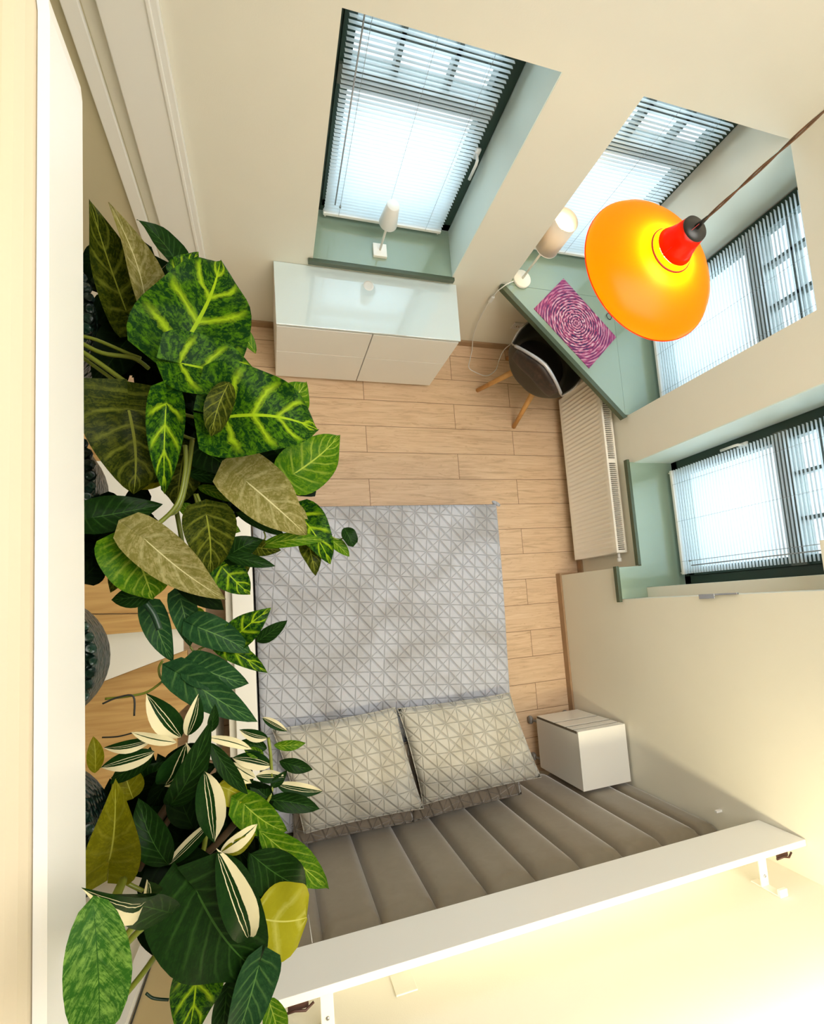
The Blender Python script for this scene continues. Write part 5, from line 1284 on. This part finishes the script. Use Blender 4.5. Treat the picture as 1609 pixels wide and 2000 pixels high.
# ------------------------------------------------------------ pendant lamp
PX, PY, PZ = 1.128, .951, 2.354
pl = empty('pendant_lamp', (PX, PY, PZ), label='lit orange dome pendant lamp hanging by a brown twisted cord', cat='pendant lamp')
bm = nb(); n = 64
prof = [(.225, 0), (.2245, .004), (.214, .020), (.190, .040), (.155, .058), (.115, .070), (.080, .080), (.066, .092), (.058, .108)]
lathe(bm, prof, (PX, PY, PZ), 72); sh = ch('lamp_shade', bm, M['orange'], pl, smooth=True)
obj('shade_rim', lathe(nb(), [(.2235, -.002), (.2265, -.002), (.2265, .001), (.2235, .001)], (PX, PY, PZ), 72), M['red_glass'], sh, smooth=True)
bm = nb(); lathe(bm, [(.058, .108), (.049, .128), (.042, .150), (.037, .178)], (PX, PY, PZ), 40); sh = ch('shade_neck', bm, M['red_glass'], pl, smooth=True); so = sh.modifiers.new('t', 'SOLIDIFY'); so.thickness = .003
ch('cap', lathe(nb(), [(.037, .178), (.036, .184), (.010, .188), (0, .188)], (PX, PY, PZ), 32), M['black'], pl, smooth=True)
ch('socket', lathe(nb(), [(0, .175), (.018, .175), (.018, .120), (0, .118)], (PX, PY, PZ), 24), M['black'], pl)
bm = nb(); bmesh.ops.create_uvsphere(bm, u_segments=20, v_segments=12, radius=.028, matrix=Matrix.Translation((PX, PY, PZ + .062)))
ch('bulb', bm, M['bulb'], pl, smooth=True)
bm = nb()
for s_ in (0, PI):
    tube(bm, [(PX + .0025 * math.cos(s_ + z_ * 60), PY + .0025 * math.sin(s_ + z_ * 60), PZ + .188 + z_ * 2.05) for z_ in [i / 160 for i in range(161)]], .0024, 6)
ch('cord', bm, M['cord'], pl)
ch('cord_grip', tube(nb(), [(PX, PY, PZ + .186), (PX, PY, PZ + .225)], [.008, .004], 10), M['black'], pl)
ch('flex_drop', tube(nb(), [(PX - .055, PY - .036, PZ + .094), (PX - .010, PY - .006, PZ + .205)], .0009, 5), M['red'], pl)
# loop of spare flex on the shade and the thin drop of flex
bm = nb(); tube(bm, [(PX + .066 * math.cos(math.radians(a)), PY + .066 * math.sin(math.radians(a)), PZ + .092) for a in range(108, 360, 8)], .0028, 8); ch('flex_loop', bm, M['red'], pl)

# ------------------------------------------------------------ table lamps
t1 = empty('table_lamp', (.680, 2.055, ZS), label='small unlit white table lamp with square base on the sill behind the dresser', cat='table lamp')
ch('base', box(nb(), .640, .720, 2.015, 2.095, ZS + .0005, ZS + .022, M=None), M['white_metal'], t1, bevel=.003)
ch('stem', tube(nb(), [(.680, 2.055, ZS + .021), (.680, 2.055, ZS + .27)], .0065, 12), M['white_metal'], t1)
ch('lamp_shade', lathe(nb(), [(.049, .235), (.050, .237), (.034, .370), (.032, .373), (0, .373)], (.680, 2.055, ZS), 40), M['white_plastic'], t1, smooth=True)
t2 = empty('table_lamp', (1.597, 2.003, ZS), label='lit white table lamp with round base and cream cylinder shade on the desk corner', cat='table lamp')
ch('base', lathe(nb(), [(0, .001), (.058, .001), (.060, .004), (.060, .018), (.056, .022), (0, .024)], (1.597, 2.003, ZS + .001), 48), M['white_metal'], t2, smooth=True)
ch('stem', tube(nb(), [(1.597, 2.003, ZS + .024), (1.597, 2.003, ZS + .40)], .007, 12), M['cream_metal'] if 'cream_metal' in M else M['white_metal'], t2)
sh = ch('lamp_shade', lathe(nb(), [(.0745, .325), (.0735, .545)], (1.597, 2.003, ZS), 48), M['cream_shade'], t2, smooth=True); so = sh.modifiers.new('t', 'SOLIDIFY'); so.thickness = .002
bm = nb(); lathe(bm, [(.0750, .325), (.0765, .328), (.0750, .331)], (1.597, 2.003, ZS), 48); tube(bm, [(1.523, 2.003, ZS + .34), (1.671, 2.003, ZS + .34)], .002, 6); obj('shade_ring', bm, M['white_metal'], sh)
bm = nb(); bmesh.ops.create_uvsphere(bm, u_segments=20, v_segments=12, radius=.026, matrix=Matrix.Translation((1.597, 2.003, ZS + .455)))
ch('bulb', bm, M['bulb_small'], t2, smooth=True)
# white cable from the round based lamp down the wall to the socket
obj('power_cable', tube(nb(), [(1.54, 1.985, .779), (1.49, 1.95, .80), (1.455, 1.930, .785), (1.440, 1.932, .70), (1.45, 1.935, .45), (1.49, 1.93, .20), (1.545, 1.905, .02), (1.53, 1.84, .004), (1.515, 1.77, .004), (1.57, 1.735, .004), (1.66, 1.715, .004), (1.74, 1.77, .004), (1.775, 1.85, .004), (1.79, 1.90, .10), (1.865, 1.925, .26), (1.90, 1.948, .325)], .0033, 8, sub=8),
    M['white_plastic'], label='thin white lamp cable drooping down the wall and over the floor', cat='cable')
obj('cable_switch', box(nb(), -.011, .011, -.007, .007, -.03, .03, M=Matrix.Translation((1.4415, 1.9335, .64))), M['white_plastic'], label='white inline switch on the lamp cable beside the pier', cat='switch', bevel=.004)
def socket(name, x, z, label, holes=True):
    r = empty(name, (x, YN, z), label=label, cat='power socket', group='white wall sockets under the desk')
    cp = obj('cover_plate', box(nb(), -.04, .04, -.009, -.0005, -.04, .04), M['white_plastic'], r, bevel=.002)
    if holes:
        bm = nb(); lathe(bm, [(0, 0), (.020, 0), (.021, .002)], (0, 0, 0), 24); bmesh.ops.transform(bm, matrix=Matrix.Translation((0, -.0105, 0)) @ Matrix.Rotation(PI / 2, 4, 'X'), verts=bm.verts); obj('socket_well', bm, M['white_metal'], cp)
        for s_ in (-.009, .009):
            bm = nb(); bmesh.ops.create_uvsphere(bm, u_segments=10, v_segments=6, radius=.0035, matrix=Matrix.Translation((s_, -.012, 0))); obj('socket_hole', bm, M['black'], cp)
    return r
socket('power_socket', 1.785, .335, 'white wall socket left of the chair, nothing plugged in')
r = socket('power_socket', 1.925, .325, 'white wall socket with a white plug in it above the chair', False)
obj('plug', tube(nb(), [(0, -.010, 0), (0, -.045, 0)], [.018, .012], 16), M['white_plastic'], r)
# swirl mat on the desk
mx_, my_ = 1.9745, 1.750
obj('desk_mat', box(nb(), -.262, .262, -.171, .171, 0, .003, M=None), M['swirl'], loc=(mx_, my_, ZS + .002), label='rectangular pink and purple mat with a swirl of rings on the desk', cat='desk mat').rotation_euler = (0, 0, math.radians(-45.5))
obj('reading_glasses', (lambda bm: (tube(bm, [(-.05, 0, .012), (-.045, .02, .014), (-.02, .022, .014), (-.012, 0, .013), (-.02, -.016, .008), (-.04, -.016, .008), (-.05, 0, .012)], .0022, 6, sub=4), tube(bm, [(.05, 0, .012), (.045, .02, .014), (.02, .022, .014), (.012, 0, .013), (.02, -.016, .008), (.04, -.016, .008), (.05, 0, .012)], .0022, 6, sub=4), tube(bm, [(-.012, 0, .013), (.012, 0, .013)], .0022, 6), bm)[-1])(nb()), M['black'], loc=(2.262, 1.845, ZS - .004), label='small dark wire object half hidden behind the pendant shade on the desk', cat='desk accessory').rotation_euler = (0, 0, .8)
# steel bar on the window jamb
obj('blind_hold_down', (lambda bm: (box(bm, 2.095, 2.1105, -.0745, -.066, 1.40, 1.63), box(bm, 2.092, 2.096, -.090, -.066, 1.40, 1.50), bm)[-1])(nb()), M['chrome'], label='slim steel strip on the wall corner beside the radiator-side window', cat='metal strip', bevel=.001)
obj('wall_hook', box(nb(), 2.075, 2.110, -1.16, -1.15, 1.345, 1.36), M['white_plastic'], label='tiny white wall hook above the right end of the headboard', cat='hook')

# ------------------------------------------------------------ stairs under the loft, left of the bed
struct('trim_6', box(nb(), -.196, -.090, YS + .001, 1.30, 0, .545), M['white'], bevel=.004)
struct('trim_7', box(nb(), -.232, -.197, YS + .001, 1.30, 0, .50), M['wall'])
st = empty('staircase', (-.6, 0, 0), label='oak-treaded winding stairs with white risers under the hanging plants', cat='staircase')
ch('tread', prism(nb(), [(-1.1, .36), (-.30, .36), (-.30, .035), (-1.1, .085)], .765, .80), M['tread'], st, bevel=.003)
ch('tread_nosing', prism(nb(), [(-1.1, .080), (-.30, .030), (-.30, -.035), (-1.1, -.035)], .765, .80), M['tread'], st, bevel=.003)
ch('tread', prism(nb(), [(-1.1, -.36), (-.424, -.150), (-.424, -.428), (-.48, -.475), (-.48, -1.0), (-1.1, -1.0)], .465, .50), M['tread'], st, bevel=.003)
ch('tread', prism(nb(), [(-1.1, 1.25), (-.30, 1.25), (-.30, .86), (-1.1, .86)], .32, .355), M['tread'], st, bevel=.003)
ch('riser', prism(nb(), [(-1.1, -.03), (-.30, -.03), (-.30, -.011), (-1.1, -.011)], .0, .764), M['white'], st)
ch('landing_panel', prism(nb(), [(-1.1, -.035), (-.424, -.035), (-.424, -.149), (-1.1, -.359)], .60, .62), M['white'], st)
ch('landing_panel', prism(nb(), [(-1.1, .38), (-.30, .38), (-.30, .855), (-1.1, .855)], .48, .50), M['white'], st)
ch('riser', prism(nb(), [(-1.1, .36), (-.30, .36), (-.30, .376), (-1.1, .376)], .0, .764), M['white'], st)
ch('newel', prism(nb(), [(-.40, -.42), (-.30, -.42), (-.30, -.75), (-.44, -.65)], 0, .47), M['white'], st)
struct('trim_8', box(nb(), -.535, -.485, YS + .001, YS + .045, 0, 2.84), M['white'])
struct('trim_9', box(nb(), -.484, -.34, YS + .001, YS + .012, 0, 2.84), plain('tan_plaster', (0.52, 0.40, 0.20), 0.7))
obj('wall_cable', tube(nb(), [(-.478, YS + .016, .9), (-.478, YS + .016, 1.3), (-.474, YS + .016, 2.0)], .003, 6), M['black_wire'], label='thin black cable running up beside the white post in the south corner', cat='cable')

# ------------------------------------------------------------ hanging baskets under the loft edge
LAB = ['round dark green knitted basket under the loft edge, southernmost of five', 'round dark green knitted basket under the loft edge, second from the south', 'round dark green knitted basket under the loft edge, middle one of five', 'round dark green knitted basket under the loft edge, second from the north']
def basket_mat():
    s = N('dark_green_knit'); co = s.coord(); v = s.n('TexVoronoi'); v.inputs['Scale'].default_value = 90; s.l(co, v.inputs['Vector'])
    s.base(s.mix(v.outputs['Distance'], (0.008, 0.040, 0.024), (0.002, 0.009, 0.006))); s.set(Roughness=0.35); s.bump(v.outputs['Distance'], 1.0, 0.01); return s.m
M['knit'] = basket_mat()
def basket(y, lab, z=2.585):
    x = -.395; R = .132
    r = empty('hanging_basket', (x, y, z), label=lab, cat='plant basket', group='knitted baskets hanging under the loft edge')
    ch('basket_wall', lathe(nb(), [(.0, -.17), (.10, -.17), (.115, -.15), (R - .004, -.02), (R - .002, .0), (R - .016, .0), (R - .020, -.05), (0, -.05)], (x, y, z), 40), M['knit'], r, smooth=True)
    bm = nb(); k = 44
    for i in range(k):
        a = 2 * PI * i / k
        bmesh.ops.create_uvsphere(bm, u_segments=8, v_segments=6, radius=.0095, matrix=Matrix.Translation((x + (R - .005) * math.cos(a), y + (R - .005) * math.sin(a), z)) )
    ch('knotted_rim', bm, M['knit'], r, smooth=True)
    ch('soil', lathe(nb(), [(R - .021, -.018), (.06, -.012), (0, -.01)], (x, y, z), 30), M['soil'], r)
    bm = nb()
    for a in (.5, 2.6, 4.7): tube(bm, [(x + (R - .006) * math.cos(a) , y + (R - .006) * math.sin(a), z + .002), (x, y, 2.849)], .0022, 6)
    ch('hanger', bm, M['black_wire'], r)
    return r
for i, y in enumerate((-.62, -.335, -.05, .245)): basket(y, LAB[i])
basket(.53, 'round dark green knitted basket at the rounded north end of the loft edge')

# ------------------------------------------------------------ plants
def hsign(v): return -1 if v < 0 else 1
def leaf(bm, uvl, mi, shape, b, t, hw, roll, fold, rn):
    b, t = Vector(b), Vector(t); ax = t - b; L = ax.length; x = ax.normalized()
    n = Vector((.25, 0, 1)); n = (n - x * n.dot(x)).normalized()
    n = Matrix.Rotation(math.radians(roll), 3, x) @ n; y = n.cross(x)
    nu, nv = (14, 8) if hw > .03 else (10, 6)
    fo = math.tan(math.radians(fold * 1.2 + 4)); bend = rn.uniform(.0, .16) * L; side = rn.uniform(-.05, .05) * L; wph = rn.uniform(0, 6)
    def prof(s):
        if shape == 'heart':
            a, c = .30, .95
        elif shape == 'arrow': a, c = .20, .82
        elif shape == 'lance': a, c = .75, .95
        elif shape == 'oval': a, c = .55, .6
        else: a, c = .5, .5
        pk = a / (a + c); mx = pk ** a * (1 - pk) ** c
        return (max(s, 0) ** a * max(1 - s, 0) ** c) / mx
    lobe = .27 if shape == 'heart' else .36 if shape == 'arrow' else 0
    V_ = []
    for i in range(nu + 1):
        s = (i / nu); s = s ** 1.25; row = []
        w_ = prof(s) * hw
        for j in range(nv + 1):
            q = 2 * j / nv - 1
            xx = L * s - lobe * L * (abs(q) ** 1.6) * (1 - s) ** 3
            yy = q * w_ + side * math.sin(PI * s)
            zz = abs(q) * w_ * fo - fo * hw * .3 + bend * (4 * s * (1 - s)) * 1.0 + .11 * hw * math.sin(10 * s + wph + q * 2) * abs(q) - .0
            row.append((bm.verts.new(b + x * xx + y * yy + n * zz), (s, (q + 1) / 2)))
        V_.append(row)
    for i in range(nu):
        for j in range(nv):
            q4 = (V_[i][j], V_[i + 1][j], V_[i + 1][j + 1], V_[i][j + 1])
            f = bm.faces.new([v[0] for v in q4]); f.material_index = mi; f.smooth = True
            for lp, v in zip(f.loops, q4): lp[uvl].uv = v[1]
PLANTS = [
 ('syngonium', 'arrowhead_plant', 'large arrowhead plant with lime-veined dark leaves nearest the dresser', (-.385, .53, 2.56)),
 ('pothos', 'pothos_plant', 'trailing plant with pale olive leaves hanging over the left edge of the bed', (-.385, .245, 2.56)),
 ('philodendron_trailing', 'trailing_philodendron', 'thin-stemmed trailing plant with glossy bluish green leaves above the bed edge', (-.385, -.05, 2.56)),
 ('dracaena', 'dracaena_plant', 'bushy plant with long cream-striped dark leaves left of the pillows', (-.385, -.335, 2.56)),
 ('ficus', 'variegated_sprig', 'upright sprig of small green and cream leaves over the left pillow', (-.36, -.45, 2.56)),
 ('philodendron_large', 'large_leaf_philodendron', 'plant with big dark glossy drooping leaves above the headboard end', (-.385, -.62, 2.56)),
 ('peperomia', 'round_leaf_plant', 'plant with lime-yellow leaves, a large round one over the white board', (-.42, -.50, 2.56)),
 ('hoya', 'mottled_leaf_plant', 'mottled green oval leaf plant overlapping the lit loft edge', (-.42, -.66, 2.56)),
]
rn = random.Random(21)
for key, nm, lab, loc in PLANTS:
    r = empty(nm, loc, label=lab, cat='houseplant')
    bm = nb(); uvl = bm.loops.layers.uv.new('UVMap'); used = []
    for L in LEAVES:
        if L[0] != key: continue
        if L[1] not in used: used.append(L[1])
        leaf(bm, uvl, used.index(L[1]), L[2], L[3:6], L[6:9], L[9], L[10], L[11], rn)
    o = obj('foliage', bm, [LEAFM[k] for k in used], r); o.matrix_parent_inverse = Matrix.Translation(-Vector(loc))
    groups = {}
    for S in STEMS:
        if S[0] == key: groups.setdefault(S[1], []).append(S)
    for col, ss in groups.items():
        for S in ss: o = obj('wire' if col == 'wire' else 'stem', tube(nb(), S[3], S[2], 7, sub=5), STEMM[col], r); o.matrix_parent_inverse = Matrix.Translation(-Vector(loc))
    # main stems from the basket soil
    for k in range(4):
        a = k * 1.7; o = obj('stem', tube(nb(), [(loc[0] + .02 * math.cos(a), loc[1] + .02 * math.sin(a), loc[2]), (loc[0] + .05 * math.cos(a) + .03, loc[1] + .05 * math.sin(a), loc[2] + .07)], .003, 6), STEMM['stem_green'], r); o.matrix_parent_inverse = Matrix.Translation(-Vector(loc))
